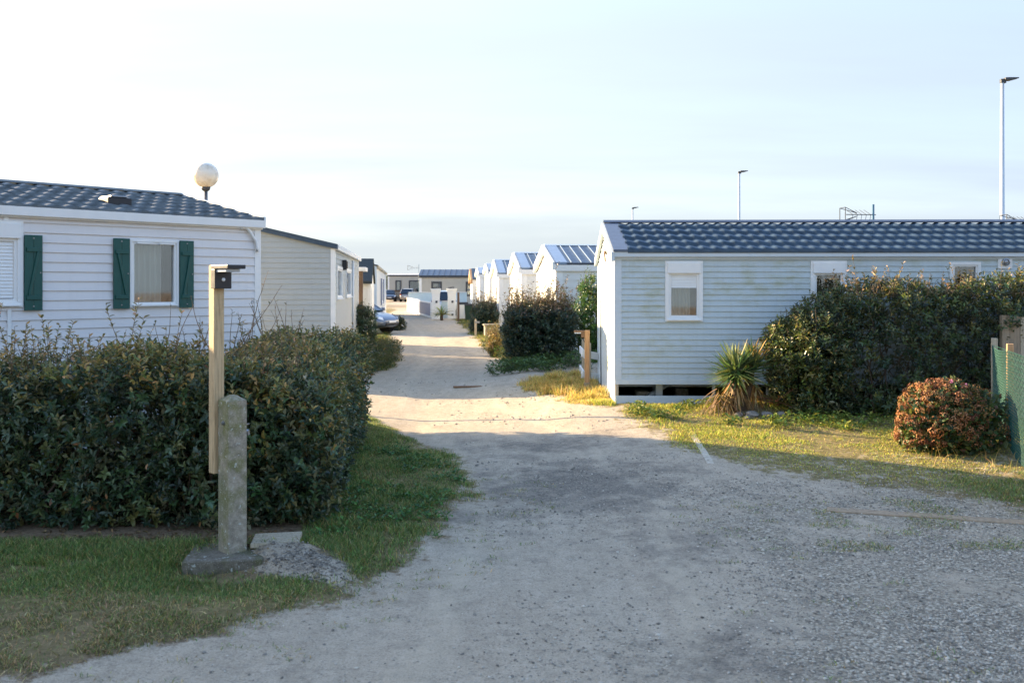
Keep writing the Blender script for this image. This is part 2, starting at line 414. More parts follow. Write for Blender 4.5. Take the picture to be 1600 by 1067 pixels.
def masks(x, y):
    n = fbm(x, y, .9, 21) - .5; n2 = fbm(x, y, .35, 31) - .5
    dl = edgeL(y) - x + .55 * n * (1 + ss(5.8, 4.8, y) * 1.2) + .25 * n2; dr = x - edgeR(y) + .9 * n + .25 * n2
    gl = ss(-.35, .45, dl); gr = ss(-.45, .6, dr)
    grass = np.maximum(gl, gr * (1 - .35 * ss(12.2, 9.6, y)))
    grass = grass * (1 - ss(70, 90, y) * .6)
    gravel = ss(.9, 2.2, x - .0 * y) * ss(10.2, 8.2, y) * .6 + ss(-1.0, 1.5, x) * ss(6.4, 4.6, y) * .35
    gravel = np.maximum(gravel, np.exp(-(((x + 1.45) / .36) ** 2 + ((y - 6.64 + .5*(x+1.5)) / .24) ** 2)) * .45)
    gravel = np.maximum(gravel, ss(.2, 1.0, x) * ss(19, 19.6, y) * (1 - ss(21, 21.6, y)))
    dark = .85 * np.exp(-(((x - .75) / .95) ** 2 + ((y - 9.3) / 1.1) ** 2)) + .45 * np.exp(-(((x - 1.3) / .6) ** 2 + ((y - 7.2) / .6) ** 2)) + .6 * np.exp(-(((x - .45) / 1.0) ** 2 + ((y - 11.3) / .6) ** 2)) + .35 * np.exp(-(((x + .3) / .5) ** 2 + ((y - 8.2) / .8) ** 2)) + .5 * np.exp(-(((x - 1.2) / .45) ** 2 + ((y - 5.1) / .6) ** 2))
    dark = dark + .35 * np.exp(-((y - 33) / 5) ** 2 - ((x + 1.8) / .6) ** 2) + .4 * np.exp(-((y - 25) / 2) ** 2 - ((x + 1.4) / .5) ** 2) + .8 * ss(84, 88, y) * (1 - ss(98, 101, y))
    dark = dark + .45 * np.exp(-(((x + 1.48) / .38) ** 2 + ((y - 6.66 + .5*(x+1.5)) / .26) ** 2))
    heap = np.exp(-(((x + 1.45) / .36) ** 2 + ((y - 6.64 + .5*(x+1.5)) / .24) ** 2)); yh = np.exp(-(((x - 3.15) / .5) ** 2 + ((y - 13.0) / .3) ** 2))
    hedge_foot = ss(7.05, 7.35, y) * (1 - ss(14, 14.5, y)) * ss(-1.35, -1.6, x + .1 * (y - 7.4))
    grass = grass * (1 - np.clip(1.3 * heap, 0, 1))
    bare = np.clip(.9 * np.exp(-(((x + 1.6) / .55) ** 2 + ((y - 6.72) / .42) ** 2)) + hedge_foot + yh * 1.2 + .7 * ss(.3, -.05, dl) * ss(10, 8, y) + ss(6.0, 5.2, y) * .35, 0, 1)
    return grass, gravel, dark, bare

def tracks(x, y):
    c = np.interp(y, [3, 5, 8, 10, 12, 15, 18, 25, 40, 60], [.1, .3, .5, .3, -.1, -.9, -1.3, -1.5, -3.0, -6.0]) + .18*(fbm(x*0, y, 2.0, 401) - .5)
    return np.exp(-((x - c - .74) / .21) ** 2) + np.exp(-((x - c + .74) / .21) ** 2)

def axis_pts(lo, hi, fine_lo, fine_hi, d, g=1.07, dmax=60):
    a = list(np.arange(fine_lo, fine_hi + 1e-6, d))
    s = d; v = fine_hi
    while v < hi: s = min(s*g, dmax); v += s; a.append(v)
    s = d; v = fine_lo; pre = []
    while v > lo: s = min(s*g, dmax); v -= s; pre.append(v)
    return np.array(pre[::-1] + a)
xs = axis_pts(-1500, 1500, -5.5, 6.5, .07, 1.06)
ys = axis_pts(-60, 2500, 3.5, 15, .07, 1.025)
XX, YY = np.meshgrid(xs, ys); nx, ny = len(xs), len(ys)
ZZ = H(XX, YY)
gm_, gv_, dk_, br_ = masks(XX, YY); tk_ = tracks(XX, YY)
idx = np.arange(nx*ny).reshape(ny, nx)
F = np.stack([idx[:-1,:-1], idx[:-1,1:], idx[1:,1:], idx[1:,:-1]], -1).reshape(-1, 4)
xc = .25*(XX[:-1,:-1]+XX[:-1,1:]+XX[1:,1:]+XX[1:,:-1]).ravel(); yc = .25*(YY[:-1,:-1]+YY[:-1,1:]+YY[1:,1:]+YY[1:,:-1]).ravel()
gc = masks(xc, yc)[0]
isroad = (gc < .5) & (yc < 125) & (np.abs(xc) < 14)
V = np.stack([XX, YY, ZZ], -1).reshape(-1, 3)
def submesh(name, sel):
    f = F[sel]; u, inv = np.unique(f, return_inverse=True)
    o = np_mesh(name, V[u], inv.reshape(f.shape), M['ground'], smooth=True,
                attrs={'grass': gm_.ravel()[u], 'gravel': gv_.ravel()[u], 'dark': dk_.ravel()[u], 'bare': br_.ravel()[u], 'track': tk_.ravel()[u]})
    return o
props(submesh('ground', ~isroad), 'rough soil and thin turf around the mobile homes', 'ground', kind='structure')
props(submesh('dirt_road', isroad), 'pale sandy dirt road with gravel patches between the homes', 'road', kind='structure')

# ------------------------------------------------------------------ foliage tools
def unit(a): return a / np.maximum(np.linalg.norm(a, axis=-1, keepdims=True), 1e-9)

def leaf_arrays(P, D, Nn, L, W, tint, curl=.12, detailed=True):
    D = unit(D); S = unit(np.cross(D, Nn)); U = np.cross(S, D); L = L[:, None]; W = W[:, None]
    b = P; t = P + D*L - U*L*curl
    m1 = P + D*L*.35; m2 = P + D*L*.7 - U*L*curl*.35
    fold = U*W*.28
    l1 = m1 - S*W*.46 + fold; r1 = m1 + S*W*.46 + fold; l2 = m2 - S*W*.36 + fold; r2 = m2 + S*W*.36 + fold
    n = len(P)
    if detailed:
        Vv = np.stack([b, l1, m1, r1, l2, m2, r2, t], 1).reshape(-1, 3)
        fs = np.array([(0,2,1),(0,3,2),(1,2,5),(1,5,4),(2,3,6),(2,6,5),(4,5,7),(5,6,7)]); k = 8
    else:
        mid = P + D*L*.5 - U*L*curl*.2
        Vv = np.stack([b, mid - S*W*.5 + fold, t, mid + S*W*.5 + fold], 1).reshape(-1, 3)
        fs = np.array([(0,2,1),(0,3,2)]); k = 4
    Ff = (np.arange(n)[:, None, None]*k + fs[None]).reshape(-1, 3)
    return Vv, Ff, np.repeat(tint, k, 0)

def merge(parts):
    Vs, Fs, Cs = [], [], []; o = 0
    for v, f, c in parts: Vs.append(v); Fs.append(f + o); Cs.append(c); o += len(v)
    return np.concatenate(Vs), np.concatenate(Fs), np.concatenate(Cs)

def pal(n, cols, weights, var=.18):
    cols = np.array([c[:3] for c in cols]); i = rng.choice(len(cols), n, p=np.array(weights)/sum(weights))
    return np.clip(cols[i] * (1 + rng.normal(0, var, (n, 1))) * (1 + rng.normal(0, var*.35, (n, 3))), .004, 1)

def shell(n, c, hs, p=4., depth=.25, lump=.12, lscale=.45, zmin=-1, seed=0, gaps=.0):
    """points in the outer layer of a rounded box; returns points, outward normals, depth fraction"""
    c = np.array(c); hs = np.array(hs)
    m = n*5
    q = unit(rng.normal(size=(m, 3))); r = (np.abs(q)**p).sum(1)**(-1/p); s = q*r[:, None]
    g = np.sign(s)*np.abs(s)**(p-1)/hs; w = np.linalg.norm(g, axis=1) * r**3
    s = s[rng.choice(m, m, p=w/w.sum())]
    g = unit(np.sign(s)*np.abs(s)**(p-1)/hs)
    pt = c + s*hs
    lf = vnoise(pt[:,0], pt[:,1], pt[:,2], lscale, seed+1)*.65 + vnoise(pt[:,0], pt[:,1], pt[:,2], lscale*.4, seed+2)*.35 - .5
    d = rng.exponential(depth*.5, m); d = np.minimum(d, depth*2.2)
    pt = pt + g*(lf*2*lump - d)[:, None]
    keep = pt[:,2] > zmin
    if gaps: keep &= ~((vnoise(pt[:,0], pt[:,1], pt[:,2], .22, seed+7) < gaps) & (d < depth*.7))
    pt, g, d = pt[keep][:n], g[keep][:n], d[keep][:n]
    return pt, g, d

def leaf_orient(g, n, out=.6, up=.5, rnd=.8):
    D = g*out*.6 + np.array([0,0,up]) + rng.normal(0, rnd, (n, 3))
    Nn = g*.9 + np.array([0,0,.55]) + rng.normal(0, .55, (n, 3))
    return D, Nn

DARKG = [srgb(48, 70, 46), srgb(60, 82, 52), srgb(38, 58, 42), srgb(78, 92, 56), srgb(92, 92, 52), srgb(116, 84, 50)]
def sprays(pt, g, d, per, length, cols, wts, spread=.9):
    """turn shell points into twig tips that each carry several leaves of one tone"""
    n = max(1, len(pt)//per); i = rng.choice(len(pt), n, replace=False); c, gg, dd = pt[i], g[i], d[i]
    ax = unit(gg*.75 + np.array([0,0,.55]) + rng.normal(0, .42, (n, 3)))
    ref = unit(np.cross(ax, rng.normal(size=(n, 3)))); oth = np.cross(ax, ref)
    tone = pal(n, cols, wts, .16)
    P, D, Nn, T, S = [], [], [], [], []
    for j in range(per):
        a = j*2.4 + rng.normal(0, .3, n); u = (j + .5)/per
        rad = ref*np.cos(a)[:,None] + oth*np.sin(a)[:,None]
        P.append(c + ax*((u - .7)*length*rng.uniform(.7, 1.3, n))[:,None])
        D.append(rad*spread + ax*(.35 + .75*u) + rng.normal(0, .12, (n, 3)))
        Nn.append(ax*.9 - rad*.35 + np.array([0,0,.3]) + rng.normal(0, .25, (n, 3)))
        T.append(np.clip(tone*(1 + rng.normal(0, .12, (n, 1))), .004, 1)); S.append(rng.uniform(.7, 1.15, n)*(1 - .35*u))
    return np.concatenate(P), np.concatenate(D), np.concatenate(Nn), np.concatenate(T), np.concatenate(S), np.tile(dd, per)

def shoots(root, specs, L, W, cols, bare=.0, stemmat='twig', r=.004, leafmat='leaf', names=('shoot_sprays', 'leaf_sprays'), step=.035):
    """upright young shoots: thin stems, each carrying leaves"""
    mb = MB(); P = []; D = []; base = Vector(root.location)
    for (x, y, z, h, lean) in specs:
        p = Vector((x, y, z)); pts = [p - base]; a = random.uniform(0, 6.28); d = Vector((math.cos(a)*lean, math.sin(a)*lean, 1)).normalized()
        k = max(3, int(h/.07)); nb = random.random() < bare
        for i in range(k):
            d = (d + Vector((random.gauss(0,.09), random.gauss(0,.09), .05))).normalized(); p = p + d*h/k; pts.append(p - base)
        mb.tube(pts, [r*(1 - .65*i/k) for i in range(k+1)], 5)
        m = int(h/step * (.35 if nb else 1))
        for j in range(m):
            t = (random.random()**.8) if not nb else random.random(); i = min(k-1, int(t*k)); q = pts[i].lerp(pts[i+1], t*k - i)
            a = random.uniform(0, 6.28); P.append(q); D.append((math.cos(a), math.sin(a), random.uniform(.3, 1.3)))
    st = mb.build(names[0], M[stemmat], root, smooth=True, recalc=False)
    if P:
        P = np.array([tuple(q) for q in P]); D = np.array(D); k = len(P)
        Nn = np.array([0,0,1.]) - D*.3 + rng.normal(0, .4, (k, 3)); sz = rng.uniform(.6, 1.15, k)
        v, f, c = leaf_arrays(P, D, Nn, L*sz, W*sz, pal(k, cols, [1]*len(cols)))
        np_mesh(names[1], v, f, M[leafmat], root, colors=c)
    return st

def strips(P, D, L, W, droop, tint, segs=4, taper=.0):
    """long narrow leaves / grass blades, bending down along their length"""
    n = len(P); D = unit(D); side = unit(np.cross(D, np.array([0,0,1.]) + rng.normal(0, .25, (n, 3))))
    vs = []; 
    for i in range(segs+1):
        t = i/segs
        q = P + D*(L*t)[:, None]; q[:, 2] -= droop*L*t*t
        w = W*((1-t)**.7 if i < segs else .02)*(1 if i else .75)
        vs += [q - side*w[:, None]*.5, q + side*w[:, None]*.5]
    Vv = np.stack(vs, 1).reshape(-1, 3); k = 2*(segs+1)
    fs = []
    for i in range(segs): a = 2*i; fs += [(a, a+1, a+3), (a, a+3, a+2)]
    Ff = (np.arange(n)[:, None, None]*k + np.array(fs)[None]).reshape(-1, 3)
    return Vv, Ff, np.repeat(tint, k, 0)
# ==PART2==
# ------------------------------------------------------------------ building kit (local frame: front faces -y)
def Rz(a, t=(0,0,0)): return Matrix.Translation(t) @ Matrix.Rotation(math.radians(a), 4, 'Z')

def clap_face(mb, T, u0, u1, z0, z1, pitch, ops=(), depth=.013, lim=None):
    """overlapping horizontal boards on one face, left out where a window sits"""
    old = mb.M; mb.M = T
    k = 0; zb = z0
    while zb < z1 - 1e-4:
        zt = min(zb + pitch, z1)
        cuts = sorted({zb, zt} | {c for o in ops for c in (o[2], o[3]) if zb < c < zt})
        for a, c in zip(cuts[:-1], cuts[1:]):
            mid = (a + c)/2
            segs = [(u0, u1)]
            for o in ops:
                if o[2] < mid < o[3]:
                    ns = []
                    for s in segs:
                        if o[1] <= s[0] or o[0] >= s[1]: ns.append(s)
                        else:
                            if o[0] > s[0]: ns.append((s[0], o[0]))
                            if o[1] < s[1]: ns.append((o[1], s[1]))
                    segs = ns
            oa = depth*(1 - (a-zb)/pitch) + .001; oc = depth*(1 - (c-zb)/pitch) + .001
            for s in segs:
                la = lim(a) if lim else (-1e9, 1e9); lc = lim(c) if lim else (-1e9, 1e9)
                A0, A1 = max(s[0], la[0]), min(s[1], la[1]); C0, C1 = max(s[0], lc[0]), min(s[1], lc[1])
                if A1 - A0 < .004: continue
                C1 = max(C1, C0)
                mb.add([(A0,-oa,a),(A1,-oa,a),(C1,-oc,c),(C0,-oc,c)], [(0,1,2,3)])
                if a == zb: mb.add([(A0,.0,a),(A1,.0,a),(A1,-oa,a),(A0,-oa,a)], [(0,1,2,3)])
        zb = zt
    mb.M = old

def walls(root, x0, x1, W, z0, ze, zr, pitch, mat, of=(), ol=(), orr=(), depth=.013, clap=True):
    mb = MB(); Lx = x1 - x0
    def lim_w(off):
        def f(z):
            if z <= ze: return (off, off + W)
            h = W/2*max(0, 1 - (z-ze)/(zr-ze)); return (off + W/2 - h, off + W/2 + h)
        return f
    p = pitch if clap else 5
    d = depth if clap else .004
    clap_face(mb, Rz(0), x0, x1, z0, ze, p, of, d)
    clap_face(mb, Rz(-90, (x0,0,0)), -W, 0, z0, ze, p, ol, d)
    clap_face(mb, Rz(-90, (x0,0,0)), -W, 0, ze, zr, pitch if clap else 5, (), d, lim_w(-W))
    clap_face(mb, Rz(90, (x1,0,0)), 0, W, z0, ze, p, orr, d)
    clap_face(mb, Rz(90, (x1,0,0)), 0, W, ze, zr, pitch if clap else 5, (), d, lim_w(0))
    clap_face(mb, Rz(180, (x1,W,0)), 0, Lx, z0, ze, p, (), d)
    mb.box(x0+.02, x1-.02, .62, W-.02, z0, z0+.05)
    return mb.build('wall', mat, root, recalc=False)

def corner_trims(root, xs_, W, z0, z1, mat, t=.06, ys_=(0,)):
    for x, sx in xs_:
        for y in ys_:
            sy = -1 if y == 0 else 1
            mb = MB(); a = (x - t*sx, x + .018*sx); b = (y + .018*sy, y - t*sy)
            # L profile: two leaves
            mb.box(min(a), max(a), min(b[0], b[0]-.03*sy), max(b[0], b[0]-.03*sy), z0, z1)
            c = (x + .018*sx, x - .012*sx); e = (b[0]-.03*sy, b[1])
            mb.box(min(c), max(c), min(e), max(e), z0, z1)
            mb.build('corner_trim', mat, root, bevel=.003)

def tile_roof(root, x0, x1, W, ze, zr, mat, period=.18, rows=6, amp=.02, over=.08, step=.026):
    S_ = math.hypot(W/2 + over, (zr-ze)*(1 + over/(W/2))); sl = (zr-ze)/(W/2)
    nxp = int((x1-x0)/period*8) + 1; X = np.linspace(x0, x1, nxp)
    ph = (X - x0)/period*2*math.pi; wave = amp*(.5 + .5*np.sin(ph + .45*np.sin(ph)))
    nrm = np.array([-sl, 1.])/math.hypot(sl, 1)                       # (y,z) of front slope
    Vs, Fs = [], []; o = 0
    for side in (0, 1):
        rowsV = []
        for r in range(rows):
            jit = .0
            for (s, h) in ((r/rows, step), ((r+.5)/rows, step*.5), ((r+1)/rows - 1e-3, 0.)):
                y = -over + s*(W/2 + over); z = ze - over*sl + s*(zr - ze + over*sl)
                hh = h + wave
                yy = y + nrm[0]*hh; zz = z + nrm[1]*hh
                if side: yy = W - yy
                rowsV.append(np.stack([X, yy, zz], -1))
        # front lip
        y = -over; z = ze - over*sl - .015
        rowsV.insert(0, np.stack([X, np.full_like(X, (y if not side else W - y)), np.full_like(X, z)], -1))
        A = np.stack(rowsV); m = len(rowsV)
        id_ = np.arange(m*nxp).reshape(m, nxp) + o
        f = np.stack([id_[:-1,:-1], id_[:-1,1:], id_[1:,1:], id_[1:,:-1]], -1).reshape(-1, 4)
        if side: f = f[:, ::-1]
        Vs.append(A.reshape(-1, 3)); Fs.append(f); o += m*nxp
    return np_mesh('roof', np.concatenate(Vs), np.concatenate(Fs), mat, root, smooth=False)

def slab_roof(root, x0, x1, W, ze, zr, mat, over=.08, th=.04, ribs=0, ribmat=None, name='roof', rw=.028):
    sl = (zr-ze)/(W/2); mb = MB()
    a = (-over, ze - over*sl); b = (W/2, zr); c = (W + over, ze - over*sl)
    mb.prism([(a[0],a[1]),(b[0],b[1]),(c[0],c[1]),(c[0],c[1]+th),(b[0],b[1]+th),(a[0],a[1]+th)], 'x', x0, x1)
    r = mb.build(name, mat, root)
    if ribs:
        rb = MB(); n = int((x1-x0)/ribs)
        for i in range(1, n+1):
            x = x0 + i*ribs - ribs*.5
            for (p, q) in ((a, b), (c, b)):
                rb.bar((x, p[0], p[1]+th+.012), (x, q[0], q[1]+th+.012), rw, .03)
        rb.build('roof_seam', ribmat or mat, r)
    return r

def ridge_cap(par, x0, x1, W, zr, sl, mat, w=.12, lift=.05):
    mb = MB(); y = W/2
    mb.prism([(y-w, zr-w*sl+lift),(y, zr+lift+.01),(y+w, zr-w*sl+lift),(y+w, zr-w*sl+lift+.012),(y, zr+lift+.025),(y-w, zr-w*sl+lift+.012)], 'x', x0, x1)
    return mb.build('ridge_cap', mat, par)

def verge(root, x, W, ze, zr, mat, over=.08, w=.05, drop=.12, th=.0, name='verge_board', up=.05):
    """sloping boards closing the roof edge over a gable, from x-w/2 to x+w/2"""
    sl = (zr-ze)/(W/2); a = (-over, ze - over*sl); b = (W/2, zr); c = (W+over, ze - over*sl); mb = MB()
    mb.prism([(a[0],a[1]-drop+up),(b[0],b[1]-drop+up),(b[0],b[1]+up),(a[0],a[1]+up)], 'x', x-w/2, x+w/2)
    mb.prism([(b[0],b[1]-drop+up),(c[0],c[1]-drop+up),(c[0],c[1]+up),(b[0],b[1]+up)], 'x', x-w/2, x+w/2)
    return mb.build(name, mat, root)

def ring(mb, x0, x1, z0, z1, t, ya, yb):
    mb.box(x0, x1, ya, yb, z0, z0+t); mb.box(x0, x1, ya, yb, z1-t, z1)
    mb.box(x0, x0+t, ya, yb, z0+t, z1-t); mb.box(x1-t, x1, ya, yb, z0+t, z1-t)

def window(root, x0, x1, z0, z1, T=None, fw=.05, header=0, blind=None, inside='beige_in', curtain=False, fmat='white', proud=.03, sill=True, cas=.035):
    """frame > pane, blind, curtain, reveal"""
    def B(): mb = MB(); mb.M = T; return mb
    mb = B(); ring(mb, x0, x1, z0, z1, fw, -proud, .05)
    gz1 = z1 - fw - header
    if header: mb.box(x0+fw*.6, x1-fw*.6, -proud-.02, .04, gz1, z1-fw*.5)
    ring(mb, x0+fw-.002, x1-fw+.002, z0+fw-.002, gz1+.002, cas, -proud+.014, .045)
    if sill: mb.box(x0+.03, x1-.03, -proud-.035, -proud, z0+.012, z0+.03)
    w = mb.build('window', M[fmat], root, bevel=.003)
    gx0, gx1, gz0 = x0+fw+cas, x1-fw-cas, z0+fw+cas; gz1 -= cas
    zb = gz1 if blind is None else blind
    if zb > gz0 + .02:
        g = B(); g.box(gx0-.004, gx1+.004, .018, .024, gz0-.004, zb+.004); g.build('pane', M['glass'], w)
        r = B(); d = .45
        r.add([(gx0-.01,.045,gz0-.01),(gx1+.01,.045,gz0-.01),(gx1+.01,.045,gz1+.01),(gx0-.01,.045,gz1+.01),(gx0-.1,d,gz0-.1),(gx1+.1,d,gz0-.1),(gx1+.1,d,gz1+.1),(gx0-.1,d,gz1+.1)],
              [(4,5,6,7),(0,1,5,4),(1,2,6,5),(2,3,7,6),(3,0,4,7)])
        r.build('reveal', M[inside], w, recalc=False)
        if curtain:
            n = 60; c = B(); vs = []; cx1 = gx0 + (gx1-gx0)*curtain
            for i in range(n+1):
                t = i/n; x = gx0 - .01 + (cx1-gx0+.01)*t; y = .12 + .022*math.sin(t*38) + .012*math.sin(t*17+1)
                vs += [(x,y,gz0-.05),(x,y,gz1+.05)]
            c.add(vs, [(2*i,2*i+2,2*i+3,2*i+1) for i in range(n)]); c.build('curtain', M['curtain'], w, smooth=True, recalc=False)
    if blind is not None and blind < gz1:
        s = B(); z = blind
        while z < gz1 + cas - .005:
            zt = min(z + .038, gz1 + cas); s.add([(gx0-.02,-.002,z),(gx1+.02,-.002,z),(gx1+.02,.008,zt),(gx0-.02,.008,zt),(gx0-.02,.02,z),(gx1+.02,.02,z)], [(0,1,2,3),(0,4,5,1)]); z = zt
        s.build('roller_blind', M['white'], w, recalc=False)
    return w

def hole(x0, x1, z0, z1, e=.012): return (x0+e, x1-e, z0+e, z1-e)

# ------------------------------------------------------------------ left: white mobile home with green shutters
HA = math.degrees(math.atan2(.737, .676))
h1 = empty('mobile_home', (-3.36, 12.75, 0), math.radians(HA), 'pale mobile home with green shutters and grey tiled roof behind the clipped hedge', 'mobile home')
W1 = 4.2; L1 = 8.4
w_big = (-4.4, -2.988, 1.718, 2.66); w_mid = (-1.781, -1.155, 1.696, 2.51)
walls(h1, -L1, 0, W1, .5, 2.74, 3.2, .1075, M['pinkwhite'], of=[hole(*w_big), hole(*w_mid)], depth=.016)
sk = MB(); sk.box(-L1+.03, -.03, .02, .05, -.1, .5); sk.box(-L1+.03, -.03, W1-.05, W1-.02, -.1, .5); sk.box(-L1+.03, -L1+.06, .05, W1-.05, -.1, .5); sk.box(-.06, -.03, .05, W1-.05, -.1, .5)
sk.build('skirting', M['white'], h1)
corner_trims(h1, [(0, 1), (-L1, -1)], W1, .48, 2.73, M['white'], .075, (0, W1))
window(h1, *w_big, fw=.06, header=.13, blind=1.82)
window(h1, *w_mid, fw=.03, cas=.03, curtain=.80, inside='dark_in')
vt = MB()
for a in (-1.70, -1.42): vt.box(a, a+.2, -.045, -.03, 2.455, 2.475)
vt.build('trickle_vent', M['white'], h1, bevel=.003)
for (a, b, flip) in ((-2.981, -2.791, 0), (-1.986, -1.792, 1), (-1.155+.004, -.966, 0)):
    sh = MB(); n = 2
    for i in range(n):
        p = a + (b-a)*i/n; q = a + (b-a)*(i+1)/n; sh.box(p+.001, q-.001, -.05, -.024, 1.682, 2.512)
    sh.build('shutter', M['greenshut'], h1, bevel=.003); par = h1.children[-1]
    br = MB(); br.box(a+.018, b-.018, -.066, -.05, 2.33, 2.375); br.box(a+.018, b-.018, -.066, -.05, 1.80, 1.845)
    xa, xb = (a+.045, b-.05) if not flip else (b-.045, a+.05)
    br.bar((xa, -.058, 1.845), (xb, -.058, 2.33), .028, .016, up=(0,1,0))
    br.build('brace', M['greenshut'], par, bevel=.003)
    for q in ((a+.085, a+.1, 1.72, 1.734), (a+.085, a+.1, 2.47, 2.484), (b-.03, b-.018, 2.09, 2.105)): bo = MB(); bo.box(q[0], q[1], -.056, -.05, q[2], q[3]); bo.build('screw', M['alu'], par)
for q in ((-3.15, -3.11, -.024, -.016, .5, 1.7), (-3.19, -3.14, -.026, -.016, 2.66, 2.724)): st = MB(); st.box(*q); st.build('joint_strip', M['white'], h1)
fa = MB(); fa.box(-L1-.04, .05, -.062, -.018, 2.724, 2.815); fa.box(-L1-.04, .05, -.088, -.062, 2.715, 2.825); fa.box(-L1-.04, .03, -.05, -.02, 2.695, 2.724)
fa.build('fascia', M['white'], h1, bevel=.008)
bk = MB(); pts = []
for i in range(13):
    t = i/12; a = t*math.pi/2
    pts.append((-.31 + .255*math.sin(a)**.8 , -.045, 2.70 - .30*(1-math.cos(a)) + .02*math.sin(3*t*math.pi)))
bk.tube(pts, .02, 6); bk.build('eave_bracket', M['white'], h1, smooth=True)
r1 = tile_roof(h1, -L1-.03, .02, W1, 2.83, 3.27, M['slate_old'], .205, 6, .024, .085, .022)
ridge_cap(r1, -L1-.03, .03, W1, 3.27, .2, M['slate_old'], .09, .03)
verge(h1, .03, W1, 2.83, 3.27, M['trimblue'], .085, .04, .07)
vb = MB(); vb.box(-1.80, -1.50, .50, .78, 2.90, 3.045); vb.build('roof_vent', M['black'], r1, bevel=.012)
vc = MB(); vc.box(-1.77, -1.56, .49, .80, 3.045, 3.065); vc.build('vent_lid', M['alu'], r1, bevel=.006)

# unseen rear half squeezed forward to trim the shadow it casts on the road
def cut_back(o, yc):
    import bmesh
    for c in [o] + list(o.children_recursive):
        if c.type != 'MESH': continue
        bm = bmesh.new(); bm.from_mesh(c.data)
        for v in bm.verts:
            if v.co.y > yc: v.co.y = yc + (v.co.y - yc)*.25
        bm.to_mesh(c.data); bm.free()
cut_back(h1, 2.2)
# globe lamp behind it
gl = empty('globe_lamp', (-5.04, 15.8, 0), 0, 'round opal globe street lamp on a thin pole rising behind the green-shuttered home', 'street lamp')
mb = MB(); mb.tube([(0,0,0),(0,0,3.54)], [.04,.032], 12); mb.build('pole', M['alu'], gl, smooth=True)
mb = MB(); mb.lathe([(.038,3.51),(.06,3.525),(.075,3.56),(.07,3.58)], 20); mb.build('collar', M['darkgrey'], gl, smooth=True)
mb = MB(); mb.lathe([(.205*math.sin(math.pi*i/20)+.0005, 3.77 - .205*math.cos(math.pi*i/20)) for i in range(21)], 32); mb.build('globe', M['globe'], gl, smooth=True)

# ------------------------------------------------------------------ left: beige mobile home
h2 = empty('mobile_home', (-3.51, 18.96, 0), math.radians(96), 'beige-sided mobile home with a dark sloping verge and white corner posts, beyond the clipped hedge', 'mobile home')
W2 = 3.2; L2 = 8.6; z2 = 2.71; r2z = 3.08
wa = (.5, 2.0, 1.66, 2.36); wb = (3.3, 5.1, 1.66, 2.36)
walls(h2, 0, L2, W2, .45, z2, r2z, .103, M['beige'], of=[hole(*wa), hole(*wb)])
sk = MB()
for b in ((.03, L2-.03, .02, .05), (.03, L2-.03, W2-.05, W2-.02), (.03, .06, .05, W2-.05), (L2-.06, L2-.03, .05, W2-.05)): sk.box(*b, -.1, .45)
sk.build('skirting', M['white'], h2)
corner_trims(h2, [(0, -1), (L2, 1)], W2, .43, z2-.02, M['white'], .07, (0, W2))
for w in (wa, wb):
    win = window(h2, *w, fw=.06, inside='dark_in', curtain=.6)
fa = MB(); fa.box(-.02, L2+.05, -.09, -.02, z2-.05, z2+.06); fa.build('gutter', M['white'], h2, bevel=.01)
slab_roof(h2, -.02, L2+.04, W2, z2+.03, r2z+.03, M['slate'], .05, .04)
verge(h2, -.05, W2, z2+.03, r2z+.03, M['slate'], .07, .06, .1, up=.05)
mb = MB(); mb.box(2.0, 2.12, -.11, -.015, 2.30, 2.52); mb.box(2.02, 2.10, -.13, -.11, 2.33, 2.49); mb.build('wall_lamp', M['black'], h2, bevel=.008)
sl_ = MB(); sl_.tube([(5.6,-.03,2.6),(5.6,-.03,.5)], .03, 8); sl_.build('downpipe', M['white'], h2, smooth=True)

cut_back(h2, 1.65)  # unseen rear squeezed here too, widening the sunlit strip on the road
# porch, shed and cabin behind it
po = empty('porch', (-4.42, 28.0, 0), math.radians(6), 'small white-edged porch roof on a brown timber post at the end of the beige home', 'porch')
mb = MB(); mb.box(-.07, .07, -.07, .07, 0, 2.38); mb.build('post', M['wood_dark'], po, bevel=.008)
mb = MB(); mb.box(-2.2, .16, -.12, 1.1, 2.38, 2.50); mb.build('roof', M['white'], po, bevel=.01)
sd = empty('garden_shed', (-4.40, 29.8, 0), math.radians(96), 'small white shed with a steep dark shingled roof beside the parked grey car', 'shed')
walls(sd, 0, 2.6, 2.6, 0, 2.05, 2.05, .13, M['whitewall'], orr=())
corner_trims(sd, [(0,-1),(2.6,1)], 2.6, 0, 2.0, M['white'], .08, (0, 2.6))
mb = MB()
mb.prism([(-.12, 2.02), (1.3, 2.76), (2.72, 2.02), (2.72, 2.10), (1.3, 2.84), (-.12, 2.10)], 'y', -.06, 2.66); mb.build('roof', M['shingle'], sd)
for q in (.0, 2.57): mb = MB(); mb.prism([(.02, 2.04), (1.3, 2.74), (2.58, 2.04)], 'y', q, q+.03); mb.build('gable', M['whitewall'], sd)
mb = MB(); mb.box(.7, 1.6, -.03, .0, .05, 1.9); d_ = mb.build('door', M['white'], sd, bevel=.006)
mb = MB(); mb.box(1.46, 1.50, -.09, -.03, .98, 1.02); mb.box(1.32, 1.50, -.1, -.085, .985, 1.015); mb.build('handle', M['black'], d_)
cb = empty('mobile_home', (-5.94, 42.0, 0), math.radians(96.5), 'narrow white home with dark louvred shutters and a cream corner, behind the dark-roofed shed', 'mobile home')
walls(cb, 0, 24.5, 3.6, .0, 2.82, 3.2, .15, M['whitewall'], of=[hole(9.5, 13.5, 1.0, 2.3)])
window(cb, 9.5, 13.5, 1.0, 2.3, fw=.1, inside='dark_in')
